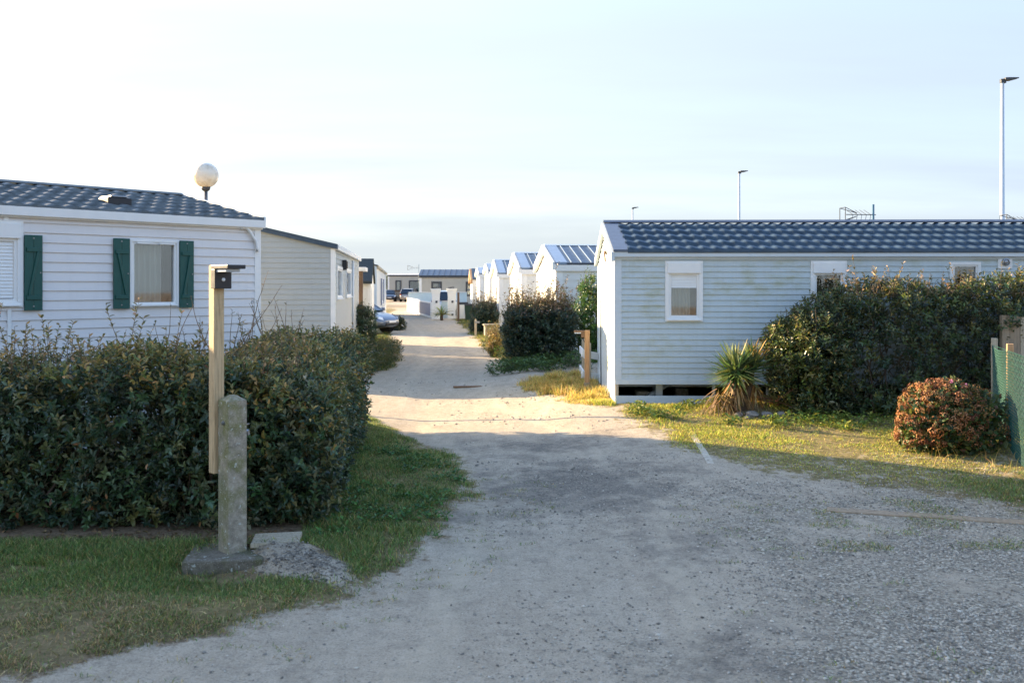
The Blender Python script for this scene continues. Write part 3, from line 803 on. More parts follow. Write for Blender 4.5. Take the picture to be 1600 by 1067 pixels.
for a in (8.0, 13.6): mb = MB(); mb.box(a, a+1.4, -.06, -.02, .95, 2.35); mb.build('shutter', M['gateblue'], cb, bevel=.01)
corner_trims(cb, [(0,-1),(24.5,1)], 3.6, 0, 2.8, M['trimblue'], .12, (0, 3.6))
mb = MB(); mb.box(-.02, 24.6, -.1, -.02, 2.74, 2.86); mb.build('gutter', M['wood_old'], cb, bevel=.01)
slab_roof(cb, -.05, 24.55, 3.6, 2.84, 3.22, M['slate'], .08, .05)

# ------------------------------------------------------------------ right: long pale blue-grey mobile home
h3 = empty('mobile_home', (1.504, 13.93, .25), math.radians(-1.3), 'long weathered pale mobile home with slate-blue tiled roof standing behind the yucca', 'mobile home')
W3 = 3.7; L3 = 8.6; ze3 = 2.15; zr3 = 2.66
f1 = (.715, 1.258, 1.188, 2.065); f2 = (2.805, 3.325, 1.188, 2.065); f3 = (4.795, 5.235, 1.30, 2.045)
walls(h3, 0, L3, W3, .352, ze3, zr3, .0818, M['cream'], of=[hole(*f1), hole(*f2), hole(*f3)], depth=.015)
window(h3, *f1, fw=.06, header=.12, blind=1.675, cas=.03, inside='beige_in', curtain=.8)
window(h3, *f2, fw=.06, header=.12, cas=.03, inside='beige_in', blind=1.86)
window(h3, *f3, fw=.045, cas=.025, inside='brown_in')
corner_trims(h3, [(0,-1),(L3,1)], W3, .34, 2.12, M['trimblue'], .085, (0, W3))
bs = MB(); bs.box(-.014, L3-.02, -.018, .03, .275, .352); bs.build('floor_beam', M['trimblue'], h3, bevel=.004)
sk = MB(); sk.box(.0, 1.62, -.022, .006, -.14, .112); sk.box(-.015, .005, .01, W3, -.14, .35); sk.box(0, L3, W3-.03, W3-.0, -.14, .35); sk.box(L3-.02, L3, .02, W3-.04, -.14, .35)
sk.build('skirting', M['trimblue'], h3)
for x in (.0, 1.40, 2.18, 3.4, 4.8, 6.2): ch = MB(); ch.box(x, x+.04, -.014 if not x else .0, .05, -.14, .275); ch.build('support_post', M['wood_old'], h3)
cs = MB(); cs.box(.1, L3-.1, .7, .8, .17, .29); cs.box(.1, L3-.1, 2.6, 2.7, .17, .29); cs.box(.62, .72, .3, .75, -.1, .28); cs.bar((.5,.35,.06),(.85,.5,.24),.05,.05)
cs.build('chassis', M['galv'], h3)
for bx, by in ((.35,.45),(1.0,.9),(1.9,.5)): cbk = MB(); cbk.box(bx, bx+.2, by, by+.3, -.2, .12); cbk.build('support_block', M['concrete'], h3, bevel=.01)
fl = MB(); fl.box(.03, L3-.03, .03, W3-.03, .28, .34); fl.build('floor', M['dark_in'], h3)
fa = MB(); fa.box(-.03, L3+.05, -.075, -.016, 2.118, 2.20); fa.box(-.015, L3+.04, -.035, -.014, 2.085, 2.118); fa.build('fascia', M['trimblue'], h3, bevel=.006)
r3 = tile_roof(h3, .17, L3-.1, W3, 2.215, zr3+.055, M['slate'], .178, 5, .023, .085, .034)
for (a, b) in ((-.04, .19), (L3-.11, L3+.05)): slab_roof(r3, a, b, W3, 2.215, zr3+.055, M['flash'], .085, .035, name='verge_flashing')
ridge_cap(r3, -.045, L3+.05, W3, zr3+.055, .27, M['flash'], .085, .045)
verge(h3, -.045, W3, 2.18, zr3+.05, M['trimblue'], .075, .05, .13, up=.03)
va = MB(); va.box(5.475, 5.68, -.03, .0, 1.945, 2.15); v_ = va.build('vent_plate', M['white'], h3, bevel=.008)
mb = MB(); mb.M = Matrix.Translation((5.577,-.03,2.045)) @ Matrix.Rotation(math.radians(90),4,'X')
mb.lathe([(.052,0),(.052,.035),(.04,.04),(.04,.018),(.028,.016),(.028,.03),(.012,.035)], 24); mb.build('flue', M['alu'], v_, smooth=False)
pp = MB()
pp.tube([(-.03,2.6,.0),(-.035,2.6,.9),(-.03,2.62,1.5)], .009, 6); pp.build('cable', M['darkgrey'], h3, smooth=True)
lt = MB(); lt.box(-.05, -.013, 1.55, 1.78, 2.22, 2.26); lt.tube([(-.03,1.66,2.28),(-.035,1.7,2.2),(-.03,1.62,2.1)], .012, 6); lt.build('gable_hook', M['wood_dark'], h3)

# TV antennas on the far side of that roof
def antenna(name, label, loc, hm, s, rz, group):
    a = empty(name, loc, rz, label, 'antenna', group)
    mb = MB(); mb.tube([(0,0,0),(0,0,hm)], .022, 8); mb.build('mast', M['mast'], a, smooth=True)
    mb = MB(); zb = hm - .2*s; mb.tube([(.05,0,zb),(-.55*s,0,zb)], .009, 6)
    for i in range(5):
        x = -.05 - .09*i*s
        for sg in (-1, 1): mb.tube([(x,0,zb),(x-.08*s, sg*.13*s, zb+sg*.10*s)], .005, 5)
    mb.build('boom', M['darkgrey'], a)
    mb = MB(); x0, x1 = -.33*s, -.62*s
    P_ = [(x1,-.12*s,zb-.13*s),(x1,.12*s,zb-.13*s),(x1,.12*s,zb+.13*s),(x1,-.12*s,zb+.13*s)]
    for i in range(4):
        mb.tube([P_[i], P_[(i+1)%4]], .008, 5); mb.tube([P_[i], (x0, 0, zb + (.03 if i > 1 else -.03)*s)], .007, 5)
    mb.build('reflector', M['darkgrey'], a)
antenna('tv_antenna', 'skeletal television antenna on a blue-grey mast above the slate-blue tiled roof', (7.0, 18.6, .2), 3.33, 1.0, .1, 'television antennas')
antenna('tv_antenna', 'tip of a television antenna poking into the right picture edge over the tiled roof', (10.15, 18.8, .2), 3.2, .9, .1, 'television antennas')

# ------------------------------------------------------------------ street lamps
def street_lamp(X, Y, top, label):
    a = empty('street_lamp', (X, Y, 0), 0, label, 'street lamp', 'tall lamps behind the right-hand homes')
    mb = MB(); mb.tube([(0,0,0),(0,0,1.2),(0,0,1.22),(0,0,top-.05)], [.095,.09,.075,.05], 14); mb.build('pole', M['galv'], a, smooth=True)
    mb = MB(); mb.box(-.06,.10,-.05,.05, top-.10, top+.02); mb.build('bracket', M['darkgrey'], a, bevel=.01)
    mb = MB(); mb.prism([(.05,top-.02),(.22,top-.03),(.46,top+.035),(.44,top+.06),(.2,top+.06),(.05,top+.055)], 'y', -.09, .09); mb.build('lamp_head', M['darkgrey'], a, bevel=.01)
street_lamp(14.3, 28, 7.96, 'tallest street lamp, pale pole with dark arm right of the television antenna')
street_lamp(12.0, 50.7, 7.98, 'mid-height street lamp behind the tiled roof, left of the television antenna')
street_lamp(9.3, 74, 7.97, 'smallest and farthest street lamp just above the left end of the tiled roof')

# ------------------------------------------------------------------ row of white gabled homes
def row_home(X, Y, ze, zr, W, L, label, shallow=False, rz=4.6, hut=False):
    r = empty('mobile_home', (X, Y, 0), math.radians(rz), label, 'mobile home', 'row of white gabled homes along the right side of the road')
    wl = [(-W*.5+.35, -W*.5+1.25, 1.0, 2.0)]
    walls(r, 0, L, W, .1, ze, zr, .2, M['whitewall'], ol=[hole(*wl[0])])
    window(r, *wl[0], T=Rz(-90), fw=.07, inside='dark_in')
    corner_trims(r, [(0,-1),(L,1)], W, .1, ze-.02, M['white'], .16, (0, W))
    fa = MB(); fa.box(-.03, L+.03, -.06, -.014, ze-.14, ze+.02); fa.build('fascia', M['white'], r, bevel=.006)
    rf = slab_roof(r, .25, L-.2, W, ze+.05, zr+.05, M['ribroof'], .06, .04, ribs=.26, ribmat=M['paleblue'], rw=.014)
    for a, b in ((-.06, .27), (L-.22, L+.06)): slab_roof(rf, a, b, W, ze+.05, zr+.05, M['paleblue'], .06, .055, name='verge_flashing')
    ridge_cap(rf, -.06, L+.06, W, zr+.05, (zr-ze)/(W/2), M['trimblue'], .1, .05)
    verge(r, -.07, W, ze+.05, zr+.05, M['white'], .06, .1, .2, up=.055)
    return r
row_home(1.14, 24.6, 2.47, 3.0, 4.6, 8.5, 'nearest white gabled home with blue ribbed roof, just behind the dark round bush')
row_home(.32, 30.8, 2.46, 3.0, 4.6, 8, 'second white gabled home with blue ribbed roof, left of the nearest one in the row')
row_home(-.53, 39.6, 2.42, 3.0, 4.6, 7, 'third white gabled home with blue roof, standing above the grey utility box')
row_home(-1.06, 45.4, 2.62, 2.95, 4.0, 7, 'white home with a narrow shallow pale roof, fourth of the row, behind the small bush')
row_home(-1.76, 52.8, 2.57, 2.9, 4.0, 7, 'white home with shallow roof, fifth of the row, right of the timber-eaved hut')
ht = empty('beach_hut', (-2.36, 57.6, 0), math.radians(4.6), 'narrow white hut with steep dark roof and timber verge beside the green bin', 'hut')
walls(ht, 0, 4.5, 3.4, 0, 2.35, 2.95, .2, M['whitewall'])
slab_roof(ht, -.02, 4.6, 3.4, 2.37, 2.98, M['slate'], .1, .06)
verge(ht, -.08, 3.4, 2.37, 2.98, M['wood_new'], .12, .12, .3, up=.04)
corner_trims(ht, [(0,-1)], 3.4, 0, 2.3, M['white'], .2, (0,))
# ==PART3==
# ------------------------------------------------------------------ vehicles
def car(label, loc, rz, paint, suv=False, group=None):
    """nose towards +x"""
    k = 1.12 if suv else 1.0
    r = empty('parked_car', loc, math.radians(rz), label, 'car', group)
    st = [(-2.1,.60,.45,.70),(-2.02,.80,.30,.86),(-1.6,.87,.24,.95),(-.9,.885,.2,.96),(.0,.885,.2,.95),(.9,.88,.2,.94),(1.35,.87,.22,.90),(1.75,.82,.24,.80),(2.0,.70,.28,.68),(2.12,.50,.36,.56)]
    vs = []; fs = []; n = 10
    for (x, w, zb, zt) in st:
        zt *= k
        for (y, z) in ((-w*.85,zb),(-w,zb+.16),(-w*1.01,zb+(zt-zb)*.55),(-w*.96,zt-.07),(-w*.82,zt),(w*.82,zt),(w*.96,zt-.07),(w*1.01,zb+(zt-zb)*.55),(w,zb+.16),(w*.85,zb)):
            vs.append((x, y, z + (.02 if abs(y) == w*.82 and -1 < x < .9 else 0)))
    for i in range(len(st)-1):
        for j in range(n): fs.append((i*n+j, i*n+(j+1)%n, (i+1)*n+(j+1)%n, (i+1)*n+j))
    fs.append(tuple(range(n-1,-1,-1))); fs.append(tuple((len(st)-1)*n+j for j in range(n)))
    mb = MB(); mb.add(vs, fs); b = mb.build('body', M[paint], r, smooth=True)
    s = b.modifiers.new('sub', 'SUBSURF'); s.levels = 1; s.render_levels = 2
    # greenhouse: glass volume, roof skin and pillars over it
    back = -1.95 if suv else -1.75
    gs = [(back,.80,.93),(back+.35,.76,1.40),(-.9,.73,1.47),(.0,.72,1.47),(.45,.71,1.40),(1.2,.76,.95)]
    vs = []; fs = []
    for (x, w, z) in gs:
        z *= k; zb = .9*k; wl = .80
        vs += [(x,-wl if z > zb+.1 else -w, zb), (x,-w*.86,z-.05 if z > zb+.1 else z), (x,-w*.7,z), (x,w*.7,z), (x,w*.86,z-.05 if z > zb+.1 else z), (x,wl if z > zb+.1 else w,zb)]
    for i in range(len(gs)-1):
        for j in range(5): fs.append((i*6+j,i*6+j+1,(i+1)*6+j+1,(i+1)*6+j))
    mb = MB(); mb.add(vs, fs); mb.build('windows', M['carglass'], r, smooth=False).name = 'window_glass'
    mb = MB(); vs = []; fs = []
    rs = [(back+.36,1.41),(-.9,1.485),(0,1.485),(.44,1.41)]
    for (x, z) in rs: z *= k; vs += [(x,-.66,z-.035),(x,-.52,z),(x,.52,z),(x,.66,z-.035)]
    for i in range(3):
        for j in range(3): fs.append((i*4+j,i*4+j+1,(i+1)*4+j+1,(i+1)*4+j))
    mb.add(vs, fs)
    for sg in (-1, 1):
        mb.bar((1.2, sg*.74, .93*k), (.44, sg*.63, 1.40*k), .06, .05); mb.bar((back+.02, sg*.77, .92*k), (back+.36, sg*.64, 1.40*k), .10, .07)
        mb.bar((-.35, sg*.80, .92*k), (-.42, sg*.635, 1.45*k), .07, .05)
    mb.build('roof', M[paint], r, smooth=False)
    for sg in (-1, 1):
        mb = MB(); mb.box(1.0, 1.14, sg*.86 if sg > 0 else -1.02, 1.02 if sg > 0 else -.86, .93*k, 1.05*k); mb.build('mirror', M[paint], r, bevel=.03)
        mb = MB(); mb.add([(1.62,sg*.80,.74*k),(2.04,sg*.54,.60*k),(2.02,sg*.58,.70*k),(1.60,sg*.74,.83*k),(1.66,sg*.86,.72*k),(2.07,sg*.60,.585*k)], [(0,1,2,3),(4,5,2,3),(4,5,1,0)]); mb.build('headlight', M['lens'], r)
        mb = MB(); mb.box(-2.09, -1.98, min(sg*.58, sg*.80), max(sg*.58, sg*.80), .72*k, .88*k); mb.build('tail_light', M['redlens'], r, bevel=.02)
    mb = MB(); mb.box(1.98, 2.13, -.45, .45, .36, .47); mb.build('grille', M['black'], r, bevel=.02)
    for q in ((2.12, 2.14, -.25, .25, .475, .56), (-2.13, -2.09, -.25, .25, .6, .7)): mb = MB(); mb.box(*q); mb.build('number_plate', M['white'], r)
    for x in (-1.35, 1.30):
        for sg in (-1, 1):
            T = Matrix.Translation((x, sg*.80, .32)) @ Matrix.Rotation(math.radians(90), 4, 'X')
            mb = MB(); mb.M = T; mb.lathe([(.20,-.1),(.30,-.1),(.32,-.07),(.32,.07),(.30,.1),(.20,.1)], 24); w = mb.build('wheel', M['rubber'], r, smooth=True)
            mb = MB(); mb.M = T; mb.lathe([(.205,-.09),(.20,-.03),(.05,-.085),(.05,.085),(.20,.03),(.205,.09)], 24)
            for q in range(5):
                a = q*2*math.pi/5; mb.bar((.04*math.cos(a),.04*math.sin(a),.086*-sg),(.2*math.cos(a),.2*math.sin(a),.086*-sg),.05,.02)
            mb.build('rim', M['alu'], w)
            mb = MB(); mb.M = Matrix.Translation((x, sg*.885, .36)) @ Matrix.Rotation(math.radians(90), 4, 'X')
            mb.lathe([(.385,-.012),(.385,.012),(.0005,.012)], 24); mb.build('wheel_arch', M['black'], r)
    return r
car('grey hatchback with its nose sticking out from the shrub towards the road', (-6.75, 39.7, 0), -25, 'car_grey')
car('dark car parked at the far end, left of the timber deck', (-15.55, 121, 0), -80, 'car_dark')
car('silver estate car seen from behind at the far end, right of the timber deck', (-12.75, 119.5, 0), 84, 'car_silver', suv=True)
car('pale car with blue windows parked behind the white gate pillars', (-4.55, 64.8, 0), 92, 'car_white', suv=True)

# ------------------------------------------------------------------ far end of the road
def flat_home(name, label, X, Y, L, W, z, mat, wins, roofm='darkgrey', rz=0, zr=None, rib=0):
    r = empty(name, (X, Y, 0), math.radians(rz), label, 'mobile home')
    zr = zr or z + .15
    walls(r, 0, L, W, .1, z, zr, .3, M[mat], of=[hole(*w) for w in wins], clap=False)
    for w in wins: window(r, *w, fw=.14, cas=.02, inside='dark_in', fmat='darkgrey', sill=False, curtain=.7 if w[1]-w[0] < 1.2 else False)
    mb = MB(); mb.box(-.05, L+.05, -.08, -.01, z-.12, z+.06); mb.build('fascia', M[roofm], r)
    slab_roof(r, -.06, L+.06, W, z+.06, zr+.05, M['ribroof' if rib else 'white'], .08, .05, ribs=rib, ribmat=M['darkgrey'])
    corner_trims(r, [(0,-1),(L,1)], W, .1, z-.1, M['white'], .2, (0,))
    return r
flat_home('mobile_home', 'grey-beige home with blue ribbed roof and dark window frames behind the white walls', -8.2, 85, 9.5, 4, 2.8, 'beigewall', [(1.05, 2.0, 1.05, 2.35), (4.1, 4.8, 1.05, 2.35)], zr=3.35, rib=.5)
flat_home('mobile_home', 'low pale flat-roofed home at the far end behind the silver estate car', -16.3, 126, 6.6, 5, 3.35, 'beigewall', [(1.0, 1.8, 1.2, 2.7), (2.75, 4.6, .6, 2.7)])
for i, (dx, dy) in enumerate(((-8.62, 89.5), (-9.05, 94.5))):
    g = empty('mobile_home', (dx, dy, 0), 0, ['lit narrow end of a white home just left of the blue ribbed roof', 'second lit narrow home end, beyond the first, left of the blue ribbed roof'][i], 'mobile home')
    walls(g, 0, 8, 4, .1, 2.9, 3.2, .3, M['whitewall'], clap=False); slab_roof(g, -.1, 8, 4, 2.9, 3.25, M['slate'], .1, .08)
    corner_trims(g, [(0,-1)], 4, .1, 2.9, M['white'], .2, (0,))
antenna('tv_antenna', 'small television antenna at the left end of the far blue ribbed roof', (-8.35, 86, 0), 3.9, 1.6, .2, 'television antennas')
dk = empty('timber_deck', (-14.3, 121.5, 0), 0, 'brown timber deck with railings between the dark car and the silver estate car', 'deck')
mb = MB(); mb.box(-.65, .65, 0, 2.2, .5, .6); mb.build('floor', M['wood_old'], dk)
mb = MB()
for x in np.linspace(-.62, .62, 12): mb.box(x-.035, x+.035, -.03, .0, .1, 1.45)
mb.box(-.7, .7, -.06, -.03, 1.3, 1.42); mb.box(-.7, .7, -.06, -.03, .35, .47); mb.build('railing', M['wood_dark'], dk)

def pillar(X, Y, label):
    p = empty('gate_pillar', (X, Y, 0), .08, label, 'pillar')
    mb = MB(); vs = []; fs = []
    prof = [(.235,-.1),(.235,1.25),(.245,1.45),(.275,1.62),(.31,1.74),(.32,1.80)]
    for (r, z) in prof: vs += [(-r,-r,z),(r,-r,z),(r,r,z),(-r,r,z)]
    for i in range(len(prof)-1):
        for j in range(4): fs.append((i*4+j,i*4+(j+1)%4,i*4+4+(j+1)%4,i*4+4+j))
    fs.append((0,3,2,1)); m = 4*(len(prof)-1); fs.append((m,m+1,m+2,m+3))
    mb.add(vs, fs); mb.build('shaft', M['render'], p, bevel=.01)
    mb = MB(); mb.box(-.16,.16,-.16,.16,1.80,1.84); mb.prism([(-.22,1.84),(.16,1.90),(.16,1.93),(-.22,1.87)], 'y', -.12, .12); mb.build('solar_lamp', M['black'], p, bevel=.006)
    mb = MB(); mb.box(-.02,.1,-.262,-.235,.95,1.08); mb.box(-.02,.1,-.262,-.235,.2,.3); mb.build('hinge', M['darkgrey'], p)
pillar(-4.54, 57.2, 'flared white gate pillar beside the blue-grey slatted gate')
pillar(-3.62, 57.6, 'flared white gate pillar beside the spiky yellow-green plant, right of the other pillar')
def wallseg(name, p, q, z, th, mat, label, z2=None):
    r = empty(name, (p[0], p[1], 0), math.atan2(q[1]-p[1], q[0]-p[0]), label, 'wall'); Ln = math.hypot(q[0]-p[0], q[1]-p[1]); z2 = z if z2 is None else z2
    mb = MB(); mb.prism([(0,-.2),(Ln,-.2),(Ln,z2),(0,z)], 'y', -th/2, th/2); mb.build('wall_body', M[mat], r, bevel=.01)
    mb = MB(); mb.prism([(0,z+.003),(Ln,z2+.003),(Ln,z2+.05),(0,z+.05)], 'y', -th/2-.04, th/2+.04); mb.build('coping', M['white'], r, bevel=.008)
wallseg('garden_wall', (-6.45, 66.2), (-8.1, 75), .98, .2, 'render', 'low white rendered wall running back from the blue-grey slatted gate')
wallseg('garden_wall', (-3.32, 57.6), (-2.0, 57.9), .92, .2, 'render', 'short white wall between the right gate pillar and the hut', .80)
wallseg('garden_wall', (-8.2, 76), (-3.6, 76.5), 1.42, .2, 'teal', 'pale blue-grey wall crossing behind the gate pillars')
wallseg('garden_wall', (-4.28, 58.2), (-3.9, 58.2), 1.0, .12, 'teal', 'narrow pale panel closing the gap between the two gate pillars')
gt = empty('slatted_gate', (-4.82, 57.6, 0), math.atan2(8.6, -1.63), 'blue-grey vertical slatted gate in a white frame left of the gate pillars', 'gate'); Lg = 8.6
mb = MB(); mb.box(0, Lg, -.04, .04, .9, .98); mb.box(0, Lg, -.04, .04, .02, .14); mb.box(0, .45, -.04, .04, .14, .9); mb.box(Lg-.12, Lg, -.04, .04, .14, .9); mb.build('frame', M['white'], gt)
mb = MB()
for i in range(26): a = .46 + i*(Lg-.6)/26; mb.box(a, a+.27, -.022, .022, .145, .895)
mb.build('slat_panel', M['gateblue'], gt)
sp = empty('sign_post', (-2.97, 53.2, 0), 0, 'thin grey post with a small dark board, left of the green bin', 'post')
mb = MB(); mb.box(-.06,.06,-.06,.06,-.1,1.6); mb.build('post', M['wood_dark'], sp); mb = MB(); mb.box(.06,.55,-.03,.03,.92,1.06); mb.build('board', M['darkgrey'], sp, bevel=.01)
bn = empty('wheelie_bin', (-2.42, 54.2, 0), .1, 'dark green bin with pale lid standing against the hut', 'bin')
mb = MB(); mb.prism([(-.2,0),(.2,0),(.26,.85),(-.26,.85)], 'y', -.24, .24); mb.build('bin_body', M['greenbin'], bn, bevel=.02)
mb = MB(); mb.prism([(-.28,.85),(.28,.85),(.24,.95),(-.22,.97)], 'y', -.27, .27); mb.build('lid', M['darkgrey'], bn, bevel=.02)
mb = MB(); mb.tube([(-.2,.26,.08),(.2,.26,.08)], .07, 10); mb.build('wheel', M['rubber'], bn)
ub = empty('utility_box', (-.80, 37.2, 0), .15, 'low grey concrete utility box at the foot of the third home', 'box')
mb = MB(); mb.box(-.27,.27,-.2,.3,-.1,.42); mb.build('box_body', M['concrete'], ub, bevel=.015)
mb = MB(); mb.box(-.31,.31,-.24,.34,.42,.48); mb.build('lid', M['concrete'], ub, bevel=.012)
pk = empty('marker_post', (-1.42, 37.5, 0), 0, 'short grey wooden stake beside the small bush', 'post')
mb = MB(); mb.box(-.045,.045,-.045,.045,-.1,.62); mb.prism([(-.045,.62),(.045,.62),(0,.68)], 'y', -.045, .045); mb.build('stake', M['wood_old'], pk); mb = MB(); mb.box(-.02,.16,-.05,-.03,.5,.58); mb.build('tag_plate', M['alu'], pk)

# ------------------------------------------------------------------ hedges and bushes
BRONZE = [srgb(178, 140, 84), srgb(150, 116, 62), srgb(196, 164, 112), srgb(132, 120, 60)]
hg = empty('hedge', (-2.4, 8.2, 0), 0, 'clipped dark evergreen hedge with bronze shoots wrapping the corner behind the concrete post', 'hedge')
def rows_shell():
    out = []
    # front arm and side arm as two overlapping rounded boxes
    out.append(shell(52000, (-3.75, 8.05, .66), (2.35, .66, .70), p=6, depth=.34, lump=.13, lscale=.45, zmin=.08, seed=4, gaps=.25))
    out.append(shell(44000, (-2.18, 10.4, .66), (.70, 3.05, .68), p=5, depth=.28, lump=.13, lscale=.45, zmin=.06, seed=14, gaps=.26))
    return [np.concatenate(z) for z in zip(*out)]
pt, g, d = rows_shell()
_q = rng.uniform((-6.0,7.55,.1),(-1.5,8.6,1.25),(15000,3)); pt = np.concatenate([pt,_q]); g = np.concatenate([g, unit(rng.normal(size=(15000,3)))]); d = np.concatenate([d, np.full(15000,.3)])
inside1 = ((np.abs((pt[:,0]+3.75)/2.2)**6 + np.abs((pt[:,1]-8.05)/.45)**6 + np.abs((pt[:,2]-.66)/.5)**6) < 1)
inside2 = ((np.abs((pt[:,0]+2.18)/.5)**6 + np.abs((pt[:,1]-10.4)/2.9)**6 + np.abs((pt[:,2]-.66)/.5)**6) < 1)
pt[:,0] += -.085*(pt[:,1]-8.0)*(pt[:,1] > 8)      # the roadside face runs slightly left going away
pt[:,2] += (.16*(vnoise(pt[:,0], pt[:,1], None, .8, 301) - .5) + .10*(vnoise(pt[:,0], pt[:,1], None, .3, 302) - .5))*ss(.5, 1.3, pt[:,2])
pt, D, Nn, col, sz, d = sprays(pt, g, d, 8, .13, [srgb(58,80,54), srgb(76,98,62), srgb(46,66,48), srgb(98,108,66), srgb(122,118,72), srgb(92,112,90)], (5,5,3.5,3,1.2,1.8))
k = len(pt)
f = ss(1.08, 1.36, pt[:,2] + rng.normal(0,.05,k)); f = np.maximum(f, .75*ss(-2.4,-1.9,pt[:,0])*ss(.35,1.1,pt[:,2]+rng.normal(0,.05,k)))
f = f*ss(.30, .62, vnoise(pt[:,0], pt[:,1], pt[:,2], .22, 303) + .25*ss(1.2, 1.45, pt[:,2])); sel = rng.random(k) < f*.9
col[sel] = pal(int(sel.sum()), [srgb(178,150,82), srgb(142,134,70), srgb(110,120,64), srgb(188,148,88)], (2.4,3,3,1.6))  # warm tips: bronze new growth plus sunlight painted on top and roadside leaves
dead = rng.random(k) < .006; col[dead] = pal(int(dead.sum()), [srgb(150,96,56), srgb(176,132,84)], (1,1))
near = d < .16
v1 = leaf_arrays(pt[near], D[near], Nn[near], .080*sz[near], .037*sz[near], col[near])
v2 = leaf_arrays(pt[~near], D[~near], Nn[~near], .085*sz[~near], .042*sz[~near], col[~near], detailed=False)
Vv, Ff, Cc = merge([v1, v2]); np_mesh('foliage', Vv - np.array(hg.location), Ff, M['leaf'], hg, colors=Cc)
mb = MB(); b0 = Vector(hg.location)
for i in range(120):
    if i % 2: x, y = random.uniform(-5.6, -1.7), random.uniform(7.55, 8.5)
    else: y = random.uniform(7.7, 13.0); x = random.uniform(-2.7, -1.75) - .085*(y-8)
    p = Vector((x, y, -.02)); pts = [p-b0]; rr = random.uniform(.007, .018)
    for j in range(6): p = p + Vector((random.gauss(0,.07), random.gauss(0,.07), random.uniform(.12,.24))); pts.append(p-b0)
    mb.tube(pts, [rr*(1-.12*j) for j in range(7)], 5)
mb.build('branch', M['bark'], hg, smooth=True, recalc=False)
sp_ = []
for i in range(230):
    x = random.uniform(-5.4, -1.75); y = random.uniform(7.6, 8.6); sp_.append((x, y, 1.24, abs(random.gauss(.0,.17))+.10, .28))
for i in range(46):
    y = random.uniform(8.2, 13.2); sp_.append((random.uniform(-2.65,-1.75)-.085*(y-8), y, 1.25, random.uniform(.06,.28), .3))
shoots(hg, sp_, .05, .022, [srgb(176,140,80), srgb(140,124,70), srgb(100,104,60), srgb(198,160,108)], names=('shoot_sprays', 'leaf_sprays'), step=.022)
sp_ = []
for i in range(30):
    y = random.uniform(8.3, 11.5); sp_.append((random.uniform(-3.05,-2.0)-.05*(y-8), y, 1.25, random.uniform(.25,.62), .45))
for q in ((-2.35,7.7,1.3,.62,.5),(-2.75,7.8,1.3,.55,.5),(-2.5,9.3,1.3,.85,.3),(-2.62,9.1,1.3,.8,.4)): sp_.append(q)
shoots(hg, sp_, .04, .013, [srgb(120,104,70), srgb(92,88,58), srgb(150,120,80)], bare=.85, r=.0052, names=('twig_sprays', 'leaf_sprays'))

hr = empty('hedge', (5.2, 13.1, .2), 0, 'tall unclipped dark hedge with light bronze shoots in front of the long tiled home', 'hedge')
RC = [srgb(54,72,46), srgb(74,92,54), srgb(44,60,42), srgb(94,104,58), srgb(118,114,64)]
def rhedge():
    a = shell(42000, (5.98, 13.12, 1.0), (2.5, .60, 1.04), p=4, depth=.34, lump=.20, lscale=.5, zmin=.16, seed=24, gaps=.29)
    b = shell(9000, (4.05, 13.0, .92), (.52, .6, .84), p=2.6, depth=.3, lump=.14, lscale=.4, zmin=.2, seed=34, gaps=.22)
    return [np.concatenate(z) for z in zip(a, b)]
pt, g, d = rhedge(); kk = pt[:,1] < 13.88; pt, g, d = pt[kk], g[kk], d[kk]
pt[:,2] += (.22*(vnoise(pt[:,0], pt[:,1], None, .8, 311) - .5) + .16*(vnoise(pt[:,0], pt[:,1], None, .35, 312) - .5))*ss(.9, 2.0, pt[:,2])
pt[:,2] -= .30*ss(4.5, 3.5, pt[:,0])*ss(1.0, 2.0, pt[:,2])
pt, D, Nn, col, sz, d = sprays(pt, g, d, 8, .14, RC, (5,5,4,2.5,1)); k = len(pt)
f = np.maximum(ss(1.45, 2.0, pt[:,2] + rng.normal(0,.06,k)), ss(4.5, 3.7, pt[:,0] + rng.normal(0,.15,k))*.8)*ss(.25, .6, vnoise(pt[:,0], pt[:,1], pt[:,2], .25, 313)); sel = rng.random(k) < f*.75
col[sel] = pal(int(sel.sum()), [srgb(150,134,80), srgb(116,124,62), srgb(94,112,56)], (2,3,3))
v1 = leaf_arrays(pt, D, Nn, .088*sz, .038*sz, col, detailed=False)
np_mesh('foliage', v1[0] - np.array(hr.location), v1[1], M['leaf'], hr, colors=v1[2])
mb = MB(); b0 = Vector(hr.location)
for i in range(60):
    p = Vector((random.uniform(3.7, 8.0), random.uniform(12.8, 13.5), .1)); pts = [p-b0]; rr = random.uniform(.01, .02)
    for j in range(7): p = p + Vector((random.gauss(0,.08), random.gauss(0,.06), random.uniform(.16,.28))); pts.append(p-b0)
    mb.tube(pts, [rr*(1-.11*j) for j in range(8)], 5)
mb.build('branch', M['bark'], hr, smooth=True, recalc=False)
sp_ = [(random.uniform(4.5, 8.1), random.uniform(12.75, 13.5), 1.8, abs(random.gauss(0,.14))+.12, .3) for i in range(260)]
sp_ += [(random.uniform(3.7, 4.4), random.uniform(12.7, 13.3), random.uniform(1.1,1.45), random.uniform(.12,.34), .7) for i in range(46)]
sp_ += [(4.7,13.0,1.8,.6,.2),(6.55,12.9,1.9,.38,.2),(6.85,12.9,1.9,.36,.2),(7.55,12.9,1.9,.6,.2),(5.5,13,1.9,.3,.2),(4.9,13,1.8,.4,.2)]
shoots(hr, sp_, .055, .022, [srgb(190,158,120), srgb(168,134,96), srgb(120,110,70), srgb(206,176,140)], names=('shoot_sprays', 'leaf_sprays'), step=.03)

